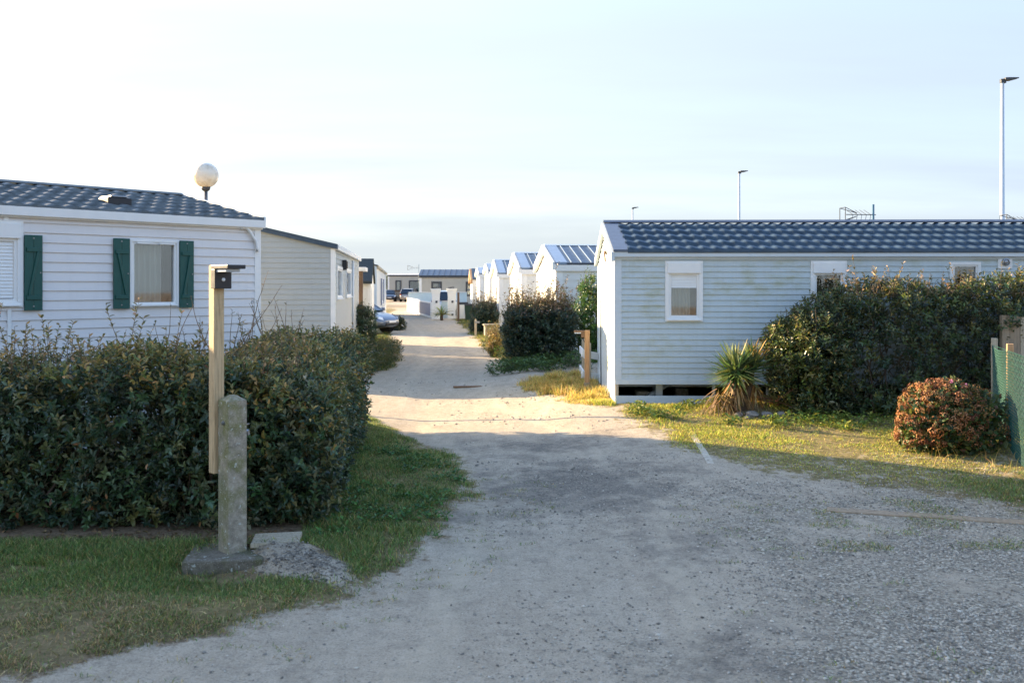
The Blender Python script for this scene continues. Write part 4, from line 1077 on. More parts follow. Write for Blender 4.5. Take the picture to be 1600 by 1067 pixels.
def round_bush(name, label, cx, cy, parts, n, L, W, cols, wts, tip=None, tipz=None, nshoot=0, ztop=1.6, sh=.25, detailed=False, cat='bush', group=None, mat='leaf', gaps=.30, lump=.2, shcols=None):
    z0 = Hs(cx, cy); r = empty(name, (cx, cy, z0), 0, label, cat, group)
    P = [shell(int(n*w), (cx+c[0], cy+c[1], z0+c[2]), h, p=p, depth=.3, lump=lump, lscale=.4, zmin=z0+.02, seed=int(97*abs(cx)+13*cy+i), gaps=gaps) for i, (c, h, p, w) in enumerate(parts)]
    pt, g, d = [np.concatenate(z) for z in zip(*P)]; pt, D, Nn, col, sz, d = sprays(pt, g, d, 7, L*1.7, cols, wts); k = len(pt)
    if tip is not None:
        f = ss(tipz[0], tipz[1], pt[:,2] - z0 + rng.normal(0,.1,k)); sel = rng.random(k) < f*.7; col[sel] = pal(int(sel.sum()), tip, [1]*len(tip))
    v = leaf_arrays(pt, D, Nn, L*1.15*sz, W*1.15*sz, col, detailed=detailed)
    np_mesh('foliage', v[0] - np.array(r.location), v[1], M[mat], r, colors=v[2])
    mb = MB(); rad = parts[0][1]
    for i in range(14):
        p = Vector((random.gauss(0,rad[0]*.25), random.gauss(0,rad[1]*.25), -.03)); pts = [p.copy()]
        dr = Vector((random.gauss(0,.35)*rad[0], random.gauss(0,.35)*rad[1], 1))
        for j in range(6): p = p + dr*(ztop*.8/6) + Vector((random.gauss(0,.03), random.gauss(0,.03), 0)); pts.append(p.copy())
        mb.tube(pts, [.02*(1-.13*j) for j in range(7)], 5)
    mb.build('stem', M['bark'], r, smooth=True, recalc=False)
    if nshoot:
        s = []
        for i in range(nshoot):
            c, h, p, w = random.choice(parts); a = random.uniform(0,6.28); q = math.sqrt(random.random())*.9
            s.append((cx+c[0]+h[0]*q*math.cos(a), cy+c[1]+h[1]*q*math.sin(a), z0+c[2]+h[2]*(.95-.5*q*q), abs(random.gauss(0,sh*.6))+sh*.5, .35))
        shoots(r, s, L*.8, W*.7, shcols or tip or cols, names=('shoot_sprays', 'leaf_sprays'), step=.04)
    return r
PINK = [srgb(150,122,104), srgb(128,108,84), srgb(104,100,70)]
BG = [srgb(44,64,50), srgb(56,78,58), srgb(38,56,46), srgb(70,88,66), srgb(86,98,80)]
round_bush('bush', 'large dark rounded bush with pinkish tips in front of the nearest gabled home', .62, 22.4, [((0,0,.72),(.84,.8,.74),2.8,1),((-.45,.2,.75),(.42,.6,.62),2.2,.3),((.45,-.1,.85),(.42,.5,.55),2.2,.3)], 18000, .092, .042, BG, (5,5,3,3,2), PINK, (1.0,1.5), 200, 1.4, .42)
round_bush('bush', 'bright green upright shrub squeezed between the dark rounded bush and the tiled home', 1.95, 22.9, [((0,0,.9),(.48,.6,1.0),3,1)], 9000, .08, .035, [srgb(62,98,40), srgb(84,124,48), srgb(48,78,36), srgb(108,140,60)], (4,4,3,1.5), None, None, 40, 1.8, .25, shcols=[srgb(100,140,56), srgb(80,116,46)])
round_bush('bush', 'smaller dark bush with brown tips beside the wooden stake', -1.15, 39.6, [((0,0,.62),(.58,.9,.72),2.4,1),((.28,.5,.75),(.3,.5,.55),2.2,.3)], 8000, .12, .055, BG, (5,5,3,2,2), PINK, (.9,1.5), 60, 1.5, .35)
round_bush('bush', 'grey-green bush between the beige home and the parked grey car', -4.33, 27.0, [((0,0,.62),(.55,.6,.78),2.4,1)], 8000, .09, .038, [srgb(62,84,54), srgb(82,104,70), srgb(50,70,46), srgb(104,120,84)], (4,4,3,2), None, None, 40, 1.2, .15)
for (x, y, s, lab) in ((-5.15, 42.5, .42, 'dark rounded shrub at the roadside just beyond the grey car'),):
    round_bush('bush', lab, x, y, [((0,0,s*.6),(s,s,s*.8),2.4,1)], 2600, .10, .05, BG, (5,5,3,1,1), None, None, 8, s*1.2, .12)
round_bush('bush', 'dry yellowish roadside shrub left of the large dark bush', -.5, 26.8, [((0,0,.34),(.22,.4,.45),2.2,1)], 1800, .09, .03, [srgb(176,142,88), srgb(150,128,72), srgb(120,112,58), srgb(96,100,48)], (3,3,2,2), None, None, 30, .9, .25, mat='leaf2')
for x, y, s, lab in ((-19.5, 150, 2.2, 'distant green tree crown left of the flat-roofed home'), (-24, 160, 2.6, 'distant low tree farther left behind the narrow white home')):
    round_bush('tree', lab, x, y, [((0,0,s*.75),(s,s,s*.75),2.2,1)], 2600, .4, .24, [srgb(70,90,50), srgb(96,108,66)], (1,1), None, None, 0, s, .1, cat='tree')
# spiky plant at the gate
def spiky(name, label, x, y, n, L, W, cols, cat='plant', up=.5):
    z = Hs(x, y); r = empty(name, (x, y, z), 0, label, cat)
    D = rng.normal(0, 1, (n, 3)); D[:,2] = np.abs(D[:,2])*up + .15; P = rng.normal(0, .05, (n, 3)) + np.array([0,0,.35]); P[:,2] = np.abs(P[:,2])
    v = strips(P, D, L*rng.uniform(.7,1.1,n), np.full(n, W), .35, pal(n, cols, [1]*len(cols)))
    np_mesh('leaf', v[0], v[1], M['leaf2'], r, colors=v[2]); mb = MB(); mb.tube([(0,0,-.05),(0,0,.4)], [.09,.07], 8); mb.build('trunk', M['bark'], r, smooth=True)
spiky('palm_plant', 'spiky yellow-green plant at the foot of the gate pillars', -4.0, 54.6, 70, .95, .07, [srgb(150,150,70), srgb(110,130,60), srgb(184,168,96)])

# ------------------------------------------------------------------ yucca
yu = empty('yucca', (3.02, 12.8, Hs(3.02, 12.8)), 0, 'spiky yucca with green rosette and a skirt of dry tan leaves on a stony heap', 'yucca')
def rosette(c, n, L, W, cols, wts, zlo, zhi, droop, r0=.03, jit=.06):
    th = rng.uniform(0, 2*np.pi, n); el = rng.uniform(zlo, zhi, n)
    D = np.stack([np.cos(th)*np.cos(el), np.sin(th)*np.cos(el), np.sin(el)], 1); P = np.array(c) + D*r0 + rng.normal(0, jit*.4, (n, 3))
    return strips(P, D, L*rng.uniform(.75, 1.15, n), W*rng.uniform(.75, 1.15, n), droop, pal(n, cols, wts, .14), 5)
GY = [srgb(72,104,62), srgb(98,126,66), srgb(140,150,78), srgb(62,92,66), srgb(176,164,96)]
DRY = [srgb(190,156,104), srgb(160,124,80), srgb(128,94,60), srgb(206,178,130)]
v = merge([rosette((-.03,0,.47), 230, .41, .044, GY, (4,4,3,3,1), -.4, 1.25, .02, .04, .08), rosette((.20,.12,.54), 120, .36, .036, GY, (3,3,3,3,1.5), -.2, 1.4, .03),
           rosette((-.03,-.02,.50), 80, .41, .038, GY, (1,3,4,1,4), -.55, .1, .06)])
np_mesh('green_fronds', v[0], v[1], M['leaf2'], yu, colors=v[2])
v = merge([rosette((.22,.1,.60), 46, .36, .026, [srgb(196,160,98), srgb(170,128,72)], (1,1), .5, 1.3, .1),
           rosette((-.02,0,.40), 60, .32, .030, DRY, (3,3,2,1), -1.4, -.8, .15, .05), rosette((.22,.08,.36), 50, .32, .028, DRY, (3,3,3,1), -1.4, -.6, .2, .06),
           rosette((-.02,0,.30), 60, .30, .030, DRY, (3,3,2,2), -1.4, -.8, .1, .07), rosette((-.24,-.06,.20), 90, .34, .020, [srgb(150,118,84), srgb(118,90,64), srgb(180,146,104)], (2,2,1), -1.1, -.3, .3, .06, .12),
           rosette((.50,.0,.10), 34, .42, .030, [srgb(150,104,70), srgb(120,82,56), srgb(176,134,92)], (2,2,1), -.05, .7, .1, .04)])
v[0][:,2] = np.maximum(v[0][:,2], -.10 + .02*rng.random(len(v[0])))
np_mesh('dry_fronds', v[0], v[1], M['leaf2'], yu, colors=v[2])
mb = MB(); mb.tube([(-.02,0,-.12),(-.05,0,.2),(-.04,0,.54)], [.085,.075,.06], 10); mb.tube([(.0,0,-.1),(.14,.06,.25),(.20,.1,.56)], [.07,.06,.05], 10); mb.build('trunk', M['bark'], yu, smooth=True)

def stone(x, y, s, label, flat=.7, seed=0):
    rr = np.random.default_rng(seed); import bmesh
    bm = bmesh.new(); bmesh.ops.create_icosphere(bm, subdivisions=3, radius=s)
    for v in bm.verts:
        n = vnoise(np.array([v.co.x]), np.array([v.co.y]), np.array([v.co.z]), s*.9, seed)[0] - .5 + .5*(vnoise(np.array([v.co.x]), np.array([v.co.y]), np.array([v.co.z]), s*.35, seed+3)[0] - .5)
        v.co *= 1 + .6*n; v.co.z *= flat; v.co.x *= 1.25
    me = bpy.data.meshes.new('stone'); bm.to_mesh(me); bm.free()
    o = link_mesh('stone', me, M['rock'], None, False); o.location = (x, y, Hs(x, y) + s*flat*.25); o.rotation_euler = (0, 0, seed)
    return props(o, label, 'stone', 'stones lying by the plants')
stone(1.45, 20.9+.75, .26, 'grey boulder lying between the bracket lamp post and the dark rounded bush', .7, 3)
for i, (x, y, s, lab) in enumerate(((2.98,12.62,.055,'pale stone at the foot of the yucca, left of the others'), (3.14,12.6,.075,'largest stone on the heap below the yucca'), (3.36,12.62,.06,'rounded stone on the heap, right below the yucca leaves'),
                                    (3.06,12.48,.04,'small stone at the front of the yucca heap'), (3.55,12.66,.05,'stone between the yucca heap and the tall hedge'))): stone(x, y, s, lab, .75, 20+i)

# ------------------------------------------------------------------ hydrangea
hx, hy = 4.92, 10.75; hz = Hs(hx, hy)
hy_ = empty('hydrangea', (hx, hy, hz), 0, 'domed hydrangea bush covered in faded rust-coloured flower heads by the green net fence', 'hydrangea')
HL = [((-.12,0,.29),(.42,.42,.42),.5),((.22,.05,.25),(.38,.4,.36),.35),((-.02,.1,.34),(.36,.36,.40),.25),((-.36,-.05,.2),(.24,.3,.26),.2)]
pt, g, d = [np.concatenate(z) for z in zip(*[shell(int(5000*w), (hx+c[0], hy+c[1], hz+c[2]), h, p=2.3, depth=.2, lump=.09, lscale=.22, zmin=hz+.01, seed=51+i, gaps=.15) for i, (c, h, w) in enumerate(HL)])]
k = len(pt); D, Nn = leaf_orient(g, k, .7, .2, .7); col = pal(k, [srgb(58,80,38), srgb(76,98,46), srgb(46,66,34), srgb(108,112,52), srgb(112,80,52)], (4,4,4,1.2,1))
v = leaf_arrays(pt, D, Nn, .085*rng.uniform(.6,1.2,k), .055*rng.uniform(.7,1.1,k), col); np_mesh('foliage', v[0]-np.array(hy_.location), v[1], M['leaf2'], hy_, colors=v[2])
pt, g, d = [np.concatenate(z) for z in zip(*[shell(int(860*w), (hx+c[0], hy+c[1], hz+c[2]+.015), tuple(np.array(h)+.015), p=2.3, depth=.03, lump=.09, lscale=.22, zmin=hz+.08, seed=51+i) for i, (c, h, w) in enumerate(HL)])]
keep = rng.random(len(pt)) < np.clip(.16 + .72*ss(.35, -.35, pt[:,0]-hx) + .2*g[:,2], 0, 1); pt = pt[keep]; g = g[keep]
PV = []; 
for c, nn in zip(pt, g):
    q = 38; dirs = unit(rng.normal(size=(q, 3))); dirs = dirs[(dirs@nn) > -.35]; q = len(dirs); R = rng.uniform(.036, .062)
    P = c + dirs*R*np.array([1,1,.8]); base = np.array(random.choice([srgb(170,112,72), srgb(146,92,58), srgb(192,142,96), srgb(128,80,60), srgb(176,124,90), srgb(150,118,66), srgb(116,86,52)])[:3])
    tn = unit(np.cross(dirs, rng.normal(size=(q,3)))); PV.append(leaf_arrays(P - tn*.008, tn + dirs*.3, dirs, np.full(q,.019), np.full(q,.017), np.clip(base*(1+rng.normal(0,.16,(q,1))),.01,1), detailed=False, curl=.2))
v = merge(PV); np_mesh('blossom', v[0]-np.array(hy_.location), v[1], M['petal'], hy_, colors=v[2])
pk_ = []
for (dx, dy, dz) in ((-.02,-.05,.76),(.12,-.1,.72)):
    c = np.array([hx+dx, hy+dy, hz+dz]); dirs = unit(rng.normal(size=(16,3))); tn = unit(np.cross(dirs, rng.normal(size=(16,3))))
    pk_.append(leaf_arrays(c+dirs*.014, tn, dirs, np.full(16,.02), np.full(16,.018), pal(16,[srgb(226,150,190)],[1],.08), detailed=False))
v = merge(pk_); np_mesh('pink_blossom', v[0]-np.array(hy_.location), v[1], M['petal'], hy_, colors=v[2])
mb = MB()
for i in range(16):
    a = random.uniform(0,6.28); mb.tube([(.05*math.cos(a),.05*math.sin(a),-.03),(.3*math.cos(a),.25*math.sin(a),.45)], [.008,.004], 5)
mb.build('stem', M['bark'], hy_, recalc=False)

# ------------------------------------------------------------------ green net fence and timber panels on the right
fn = empty('net_fence', (5.97, 12.0, .1), math.atan2(-2.1, -.68), 'green knitted net fence on timber posts beside the hydrangea', 'fence')
Lf = 5.2; hf = 1.17
for i, x in enumerate((0.0, 1.05, 2.6, 4.2)):
    mb = MB(); mb.box(x-.035, x+.035, .02, .09, -.3, hf + (.02 if i else .03)); mb.build('post', M['wood_old' if i == 0 else 'wood_new'], fn, bevel=.006)
cell = .062; ncol = int(Lf/cell); nrow = int(hf/cell)
pts = []; segs_ = []
def net(off):
    P0, P1 = [], []
    for i in range(ncol):
        for j in range(nrow):
            x = i*cell; z = j*cell + .0
            P0 += [(x, off, z), (x+cell, off, z)]; P1 += [(x+cell, off, z+cell), (x, off, z+cell)]
    for j in range(0, nrow+1): P0.append((0, off, j*cell)); P1.append((Lf, off, j*cell))
    return np.array(P0), np.array(P1)
def wires(P0, P1, r):
    d = unit(P1-P0); a = unit(np.cross(d, np.array([0,1.,0]))); b = np.array([0,1.,0])
    off = [a*r, -a*.5*r + b*.87*r, -a*.5*r - b*.87*r]
    Vv = np.stack([P0+o for o in off] + [P1+o for o in off], 1).reshape(-1,3)
    Ff = (np.arange(len(P0))[:,None,None]*6 + np.array([(0,1,4,3),(1,2,5,4),(2,0,3,5)])[None]).reshape(-1,4); return Vv, Ff
P0, P1 = net(0)
sag = lambda P: P + np.stack([np.zeros(len(P)), .03*np.sin(P[:,0]*2.1+P[:,2]*2), -.015*np.sin(P[:,0]*2.9)*P[:,2]], 1)
Vv, Ff = wires(sag(P0), sag(P1), .0032); np_mesh('net', Vv, Ff, M['meshgreen'], fn)
wf = empty('board_fence', (6.50, 12.55, .15), math.radians(-3), 'tall weathered timber boards standing behind the green net fence', 'fence')
for i in range(14):
    x = i*.148; mb = MB(); mb.box(x, x+.138, 0 + .012*(i % 2), .024 + .012*(i % 2), -.2, 1.40 + random.uniform(-.02,.02)); mb.build('board', M['wood_old' if i % 3 else 'wood_grey'], wf, bevel=.004)
mb = MB(); mb.box(-.1, -.01, -.03, .06, -.3, 1.42); mb.build('post', M['wood_grey'], wf, bevel=.006)
mb = MB(); mb.box(0, 2.07, .04, .08, .3, .4); mb.box(0, 2.07, .04, .08, 1.0, 1.1); mb.build('rail', M['wood_old'], wf, bevel=.004)

# ------------------------------------------------------------------ bracket lamp post and white rails at the tiled home
def lamp_head(par, top, T, s=1.):
    b = MB(); b.M = T; b.box(-.065*s, .065*s, 0, .06*s, top-.17*s, top-.03*s); b.box(-.065*s,.065*s,0,.02*s,top-.035*s,top-.0); h = b.build('lamp_housing', M['black'], par, bevel=.004)
    b = MB(); b.M = T; b.box(-.07*s, .07*s, .021*s, .25*s, top-.03*s, top-.002); b.build('solar_panel', M['black'], h, bevel=.004)
    b = MB(); b.M = T; b.box(-.055*s, .055*s, .062*s, .20*s, top-.052*s, top-.031*s); b.build('light_panel', M['frost'], h, bevel=.003)
    b = MB(); b.M = T @ Matrix.Translation((0,.06*s,top-.105*s)) @ Matrix.Rotation(math.radians(-90),4,'X'); b.lathe([(.014*s,0),(.013*s,.006*s),(.007*s,.012*s),(.0005,.014*s)], 16); b.build('sensor', M['lens'], h, smooth=True)
wp = empty('lamp_post', (1.26, 16.1, Hs(1.26, 16.1)), math.radians(-8), 'tan timber post with a small bracket lamp beside the lit end of the tiled home', 'lamp post')
tz = 1.21 - Hs(1.26, 16.1)
mb = MB(); mb.box(-.04,.04,-.04,.04,.12,tz); mb.build('post', M['wood_new'], wp, bevel=.006)
mb = MB(); mb.box(-.05,.05,-.05,.05,-.1,.12); mb.build('footing', M['concrete'], wp, bevel=.006)
mb = MB(); mb.box(-.22,-.04,-.05,.05,tz-.035,tz-.005); mb.box(-.10,-.04,-.045,.045,tz-.12,tz-.035); hd = mb.build('lamp_housing', M['wood_dark'], wp, bevel=.004)
mb = MB(); mb.box(-.21,-.10,-.045,.045,tz-.055,tz-.036); mb.build('light_panel', M['frost'], hd, bevel=.003)
mb = MB(); mb.tube([(-.10,0,tz-.12),(-.07,0,tz-.15),(-.042,0,tz-.2)], .008, 6); mb.build('bracket', M['darkgrey'], hd)
rf_ = empty('rail_fence', (1.38, 17.75, .2), 0, 'short white two-rail fence behind the bracket lamp post, against the tiled home', 'fence')
for (x, y) in ((.0, -.35), (.03, .9)): mb = MB(); mb.box(x-.05, x+.05, y-.05, y+.05, -.3, .72); mb.build('post', M['wood_old'], rf_, bevel=.008)
for z in (.50, .12): mb = MB(); mb.bar((-.12,-.42,z+.04), (.2,-.30,z-.03), .03, .13); mb.bar((-.06,-.35,z), (-.03,1.3,z), .03, .13); mb.build('rail', M['white'], rf_, bevel=.006)

# ------------------------------------------------------------------ concrete service post with timber lamp post
zb = Hs(-2.0, 6.85)
bo = empty('concrete_post', (-2.0, 6.87, 0), math.radians(45), 'square mossy concrete post with a pyramid top in front of the clipped hedge', 'post')
s = .073; mb = MB()
vs = [(-s,-s,-.1),(s,-s,-.1),(s,s,-.1),(-s,s,-.1),(-s,-s,1.135),(s,-s,1.135),(s,s,1.135),(-s,s,1.135),(-.02,-.02,1.172),(.02,-.02,1.172),(.02,.02,1.172),(-.02,.02,1.172)]
mb.add(vs, [(0,3,2,1),(0,1,5,4),(1,2,6,5),(2,3,7,6),(3,0,4,7),(4,5,9,8),(5,6,10,9),(6,7,11,10),(7,4,8,11),(8,9,10,11)]); mb.build('shaft', M['postconcrete'], bo, bevel=.004)
mb = MB(); mb.M = Matrix.Rotation(math.radians(-38), 4, 'Z'); mb.box(-.30,.24,-.25,.22,-.35,.06); mb.build('footing', M['darkconcrete'], bo, bevel=.01)
mb = MB(); mb.M = Matrix.Translation((-.073,-.01,.98)) @ Matrix.Rotation(math.radians(-90),4,'Y'); mb.lathe([(.016,0),(.016,.008),(.009,.009),(.009,.016),(.0005,.017)], 12); mb.build('bolt', M['alu'], bo)
mb = MB(); mb.tube([(.073,.02,.90),(.11,.02,.90),(.135,.02,.90)], .011, 8); mb.tube([(.115,.02,.885),(.115,.02,.945)], .007, 8); mb.tube([(.133,.02,.905),(.138,.02,.87)], .012, 8); mb.box(.09,.14,.012,.028,.945,.953); mb.build('tap', M['alu'], bo, smooth=False)
lp = empty('lamp_post', (-2.13, 6.92, .606), math.radians(45), 'weathered timber post carrying a black solar lamp, fixed behind the mossy concrete post', 'lamp post')
mb = MB(); mb.box(-.04,.04,-.04,.04,0,1.494); mb.build('post', M['wood_post'], lp, bevel=.005)
lamp_head(lp, 1.495, Matrix.Translation((0,-.04,0)) @ Matrix.Rotation(math.pi,4,'Z'))
sb = MB(); sb.box(-.17,.17,-.13,.13,0,.03)
for i in range(5): sb.box(-.165,.165,-.125+i*.051,-.081+i*.051,.03,.034)
o = sb.build('paving_slab', M['wood_old'], None, bevel=.003); o.location = (-1.72, 7.02, Hs(-1.72, 7.02) + .012); o.rotation_euler = (0.03, -.02, .12); props(o, 'small grey ribbed slab lying flat beside the mossy concrete post', 'slab')

# ------------------------------------------------------------------ edging strips, plank
def edging(name, p, q, w, hgt, mat, label, cat):
    n = 14; mb = MB(); P = [Vector((p[0]+(q[0]-p[0])*i/n, p[1]+(q[1]-p[1])*i/n, 0)) for i in range(n+1)]
    for a in P: a.z = Hs(a.x, a.y)
    d = (P[-1]-P[0]).normalized(); sd = Vector((-d.y, d.x, 0)); vs = []; fs = []
    for a in P: vs += [a - sd*w/2 - Vector((0,0,.1)), a + sd*w/2 - Vector((0,0,.1)), a + sd*w/2 + Vector((0,0,hgt)), a - sd*w/2 + Vector((0,0,hgt))]
    for i in range(n):
        for j in range(4): fs.append((i*4+j, i*4+(j+1)%4, i*4+4+(j+1)%4, i*4+4+j))
    fs += [(0,3,2,1), tuple(n*4+j for j in range(4))]
    mb.add(vs, fs); o = mb.build(name, M[mat], None, bevel=.006); return props(o, label, cat)
M['palekerb'] = plain('pale_edging', srgb(190, 180, 160), .9, .3, 14, bmp=.4)
edging('kerb_stone', (2.16, 11.55), (2.07, 10.0), .075, .004, 'palekerb', 'narrow pale concrete edging strip in the grass below the yucca', 'kerb')
M['brickstrip'] = plain('worn_brick_edging', srgb(158, 138, 112), .95, .35, 22, bmp=.6, bscale=60)
edging('edging_strip', (2.75, 8.38), (4.75, 7.78), .15, .009, 'brickstrip', 'worn brownish edging strip sunk in the grey gravel on the right', 'kerb')
pl = MB(); pl.box(-.27,.27,-.06,.06,0,.03); o = pl.build('plank', M['wood_dark'], None, bevel=.006); o.location = (-.85, 18.3, Hs(-.85,18.3)+.004); o.rotation_euler = (0,0,.12); props(o, 'short dark plank lying on the sandy road', 'plank')

# ------------------------------------------------------------------ grass, weeds, gravel
def scatter(n, x0, x1, y0, y1, dens):
    x = rng.uniform(x0, x1, n); y = rng.uniform(y0, y1, n); k = rng.random(n) < dens(x, y); return x[k], y[k]
def grassy(x, y): return masks(x, y)[0]
def blades(name, x, y, hgt, w, cols, wts, label, lean=.55, segs=2, droop=.35, var=.28, tipdry=None):
    n = len(x); z = H(x, y) - .004; D = np.stack([rng.normal(0,lean,n), rng.normal(0,lean,n), np.ones(n)], 1)
    col = pal(n, cols, wts, var)
    if tipdry is not None: s = rng.random(n) < tipdry; col[s] = pal(int(s.sum()), [srgb(186,158,96), srgb(160,130,80), srgb(140,116,66)], [1,1,1])
    v = strips(np.stack([x,y,z],1), D, hgt*rng.uniform(.5,1.25,n), w*rng.uniform(.7,1.3,n), droop, col, segs)
    return props(np_mesh(name, v[0], v[1], M['blade'], None, colors=v[2]), label, 'grass', kind='stuff')
GL = [srgb(104,132,64), srgb(128,148,78), srgb(88,114,58), srgb(156,160,96), srgb(190,172,118)]
cl = lambda x, y, s, sd, a, b: ss(a, b, fbm(x, y, s, sd, 3))
hedgefoot = lambda x, y: 1 - ss(7.0, 7.2, y)*(1-ss(13.8, 14.2, y))*ss(-1.48, -1.66, x + .1*(y-7.4))
x, y = scatter(260000, -2.6, .4, 6.1, 15.5, lambda x, y: (x < edgeL(y)+.25)*ss(.35,.8,grassy(x,y))*(.25+.75*cl(x,y,.35,61,.3,.6))*hedgefoot(x,y)*(1-np.exp(-(((x+1.55)/.42)**2+((y-6.7)/.36)**2))*1.2).clip(0,1))
hh = .035 + .06*cl(x, y, .5, 66, .35, .7) + .09*np.exp(-((x+1.45)/.3)**2-((y-7.7)/.4)**2)
blades('lawn_grass', x, y, hh, .006, GL, (4,4,4,2,.8), 'green mown grass on the verge between the clipped hedge and the road', tipdry=.12)
x, y = scatter(270000, -4.6, -1.0, 4.3, 7.35, lambda x, y: (x < edgeL(y)+.2)*ss(.3,.75,grassy(x,y))*(.12+.88*cl(x,y,.3,71,.34,.62))*hedgefoot(x,y)*(.6+.4*ss(5.1,6.3,y))*(1-np.exp(-(((x+1.5)/.5)**2+((y-6.7)/.36)**2))*1.2).clip(0,1)*(1-.8*(np.abs(x+2.0)<.35)*(np.abs(y-6.8)<.3)))
dry = ss(6.7, 5.4, y + 1.6*(fbm(x,y,.6,75)-.5)); sel = rng.random(len(x)) < dry*.85
blades('lawn_grass', x[~sel], y[~sel], (.04 + .055*ss(5.6,6.8,y) )[~sel], .0055, GL, (4,4,4,2,1), 'green grass in the left foreground in front of the clipped hedge', tipdry=.1)
blades('dry_grass', x[sel], y[sel], .055, .0062, [srgb(184,160,114), srgb(156,134,94), srgb(132,126,78), srgb(112,122,66)], (3,3,2,2), 'thin dried grass at the front left edge of the gravel', lean=.8)
LG = [srgb(188,188,74), srgb(154,168,64), srgb(212,200,98), srgb(120,146,58), srgb(216,190,112)]
x, y = scatter(230000, .8, 6.4, 9.0, 14.2, lambda x, y: ss(.3,.85,grassy(x,y))*(.10+.9*cl(x,y,.45,81,.34,.62))*(.45+.55*ss(10.2,11.6,y))*(1-.9*np.exp(-(((x-3.15)/.45)**2+((y-12.8)/.3)**2)))*(1-(y>13.6)*(x>1.5)))
hh = .035 + .09*cl(x, y, .6, 86, .4, .75)*ss(10.2, 12.5, y) + .05*ss(12.4,13.3,y)
blades('lawn_grass', x, y, hh, .007, LG, (4,4,3,3,2), 'sunlit yellow-green grass between the gravel and the tiled home', tipdry=.15)
x, y = scatter(60000, 2.4, 6.4, 7.2, 9.8, lambda x, y: ss(.2,.8,grassy(x,y))*cl(x,y,.4,91,.42,.66)*(.25+.75*ss(3.6,4.6,x)))
blades('lawn_grass', x, y, .04 + .05*ss(3.8,4.8,x), .006, GL, (4,4,3,3,1), 'patchy green grass on the right edge of the grey gravel', tipdry=.15)
x, y = scatter(120000, -.3, 1.55, 14.0, 19.6, lambda x, y: ss(.35,.8,grassy(x,y))*(.25+.75*cl(x,y,.4,95,.3,.6))*(x < 1.46))
blades('dry_grass', x, y, .05 + .22*cl(x,y,.3,96,.35,.75), .009, [srgb(214,180,112), srgb(196,166,96), srgb(178,166,88), srgb(150,152,76), srgb(222,196,136)], (4,4,3,2,2), 'long golden dry grass around the bracket lamp post', lean=.4)
x, y = scatter(60000, -5.2, -2.2, 15.4, 42, lambda x, y: (x < edgeL(y)+.2)*ss(.35,.8,grassy(x,y))*(.3+.7*cl(x,y,.5,101,.3,.6)))
blades('roadside_grass', x, y, .12 + .1*cl(x,y,.8,103,.4,.7), .016, [srgb(84,100,50), srgb(110,112,60), srgb(66,88,42), srgb(138,124,76)], (4,3,3,2), 'rough grass along the left road edge beyond the hedge')
x, y = scatter(60000, -4.0, 2.2, 21.0, 56, lambda x, y: (x > edgeR(y)-.15)*ss(.35,.8,grassy(x,y))*(.3+.7*cl(x,y,.6,111,.3,.6))*(x < edgeR(y)+2.4))
blades('roadside_grass', x, y, .14 + .12*cl(x,y,.8,113,.4,.7), .02, [srgb(104,116,52), srgb(140,132,64), srgb(80,100,44), srgb(172,148,88)], (4,3,3,2), 'rough grass along the right road edge below the gabled homes')
x, y = scatter(16000, -.6, 2.0, 20.3, 22.0, lambda x, y: cl(x,y,.4,147,.36,.6)*(x > edgeR(y)-.3))
blades('roadside_grass', x, y, .14, .012, [srgb(96,124,60), srgb(76,104,52), srgb(140,140,76)], (3,3,1), 'ragged grass at the foot of the large dark bush')
# small tufts in the gravel
cx = rng.uniform(-2.2, 4.4, 420); cy = rng.uniform(4.4, 9.8, 420); ok = ((cx > edgeL(cy)) & (cx < edgeL(cy)+.75)) | ((cx > 1.3) & (fbm(cx, cy, .9, 151, 3) > .47)); cx, cy = cx[ok], cy[ok]
x = np.concatenate([c + rng.normal(0, .055, 26) for c in cx]); y = np.concatenate([c + rng.normal(0, .03, 26) for c in cy])
blades('grass_tuft', x, y, .045, .006, GL, (3,3,2,3,2), 'scattered small grass tufts growing through the gravel', lean=.9, tipdry=.25)
x, y = scatter(26000, 2.3, 4.7, 7.1, 8.9, lambda x, y: cl(x,y,.45,171,.5,.66)*.7)
blades('grass_tuft', x, y, .05, .006, GL, (3,3,2,3,2), 'patchy weeds and grass along the worn brown edging strip', lean=.9, tipdry=.25)
# dry stalks near hydrangea and fence
x = rng.uniform(4.3, 5.9, 160); y = rng.uniform(9.6, 10.5, 160)
blades('dry_stalk', x, y, .26, .005, [srgb(196,166,106), srgb(160,140,80), srgb(130,136,70)], (3,2,1), 'pale dry grass stalks in front of the hydrangea and the net fence', lean=.35, segs=4, droop=.5)
# broad-leaved weeds
def weeds(name, x, y, L, W, cols, label, per=12, h=.05):
    n = len(x)*per; X = np.repeat(x, per) + rng.normal(0,.035,n); Y = np.repeat(y, per) + rng.normal(0,.035,n)
    P = np.stack([X, Y, H(X,Y) + rng.uniform(0,h,n)], 1); th = rng.uniform(0,6.28,n); D = np.stack([np.cos(th), np.sin(th), rng.uniform(.1,1.0,n)], 1)
    v = leaf_arrays(P, D, np.array([0,0,1.]) + rng.normal(0,.3,(n,3)), L*rng.uniform(.6,1.2,n), W*rng.uniform(.6,1.2,n), pal(n, cols, [1]*len(cols)), detailed=False)
    return props(np_mesh(name, v[0], v[1], M['leaf2'], None, colors=v[2]), label, 'weeds', kind='stuff')
x, y = scatter(420, -2.0, -.3, 7.2, 11.5, lambda x, y: (x < edgeL(y)-.1)*cl(x,y,.5,121,.45,.62)*hedgefoot(x,y))
weeds('weeds', x, y, .05, .026, [srgb(74,118,52), srgb(90,132,58), srgb(62,100,46)], 'broad-leaved weeds in the grass verge beside the clipped hedge')
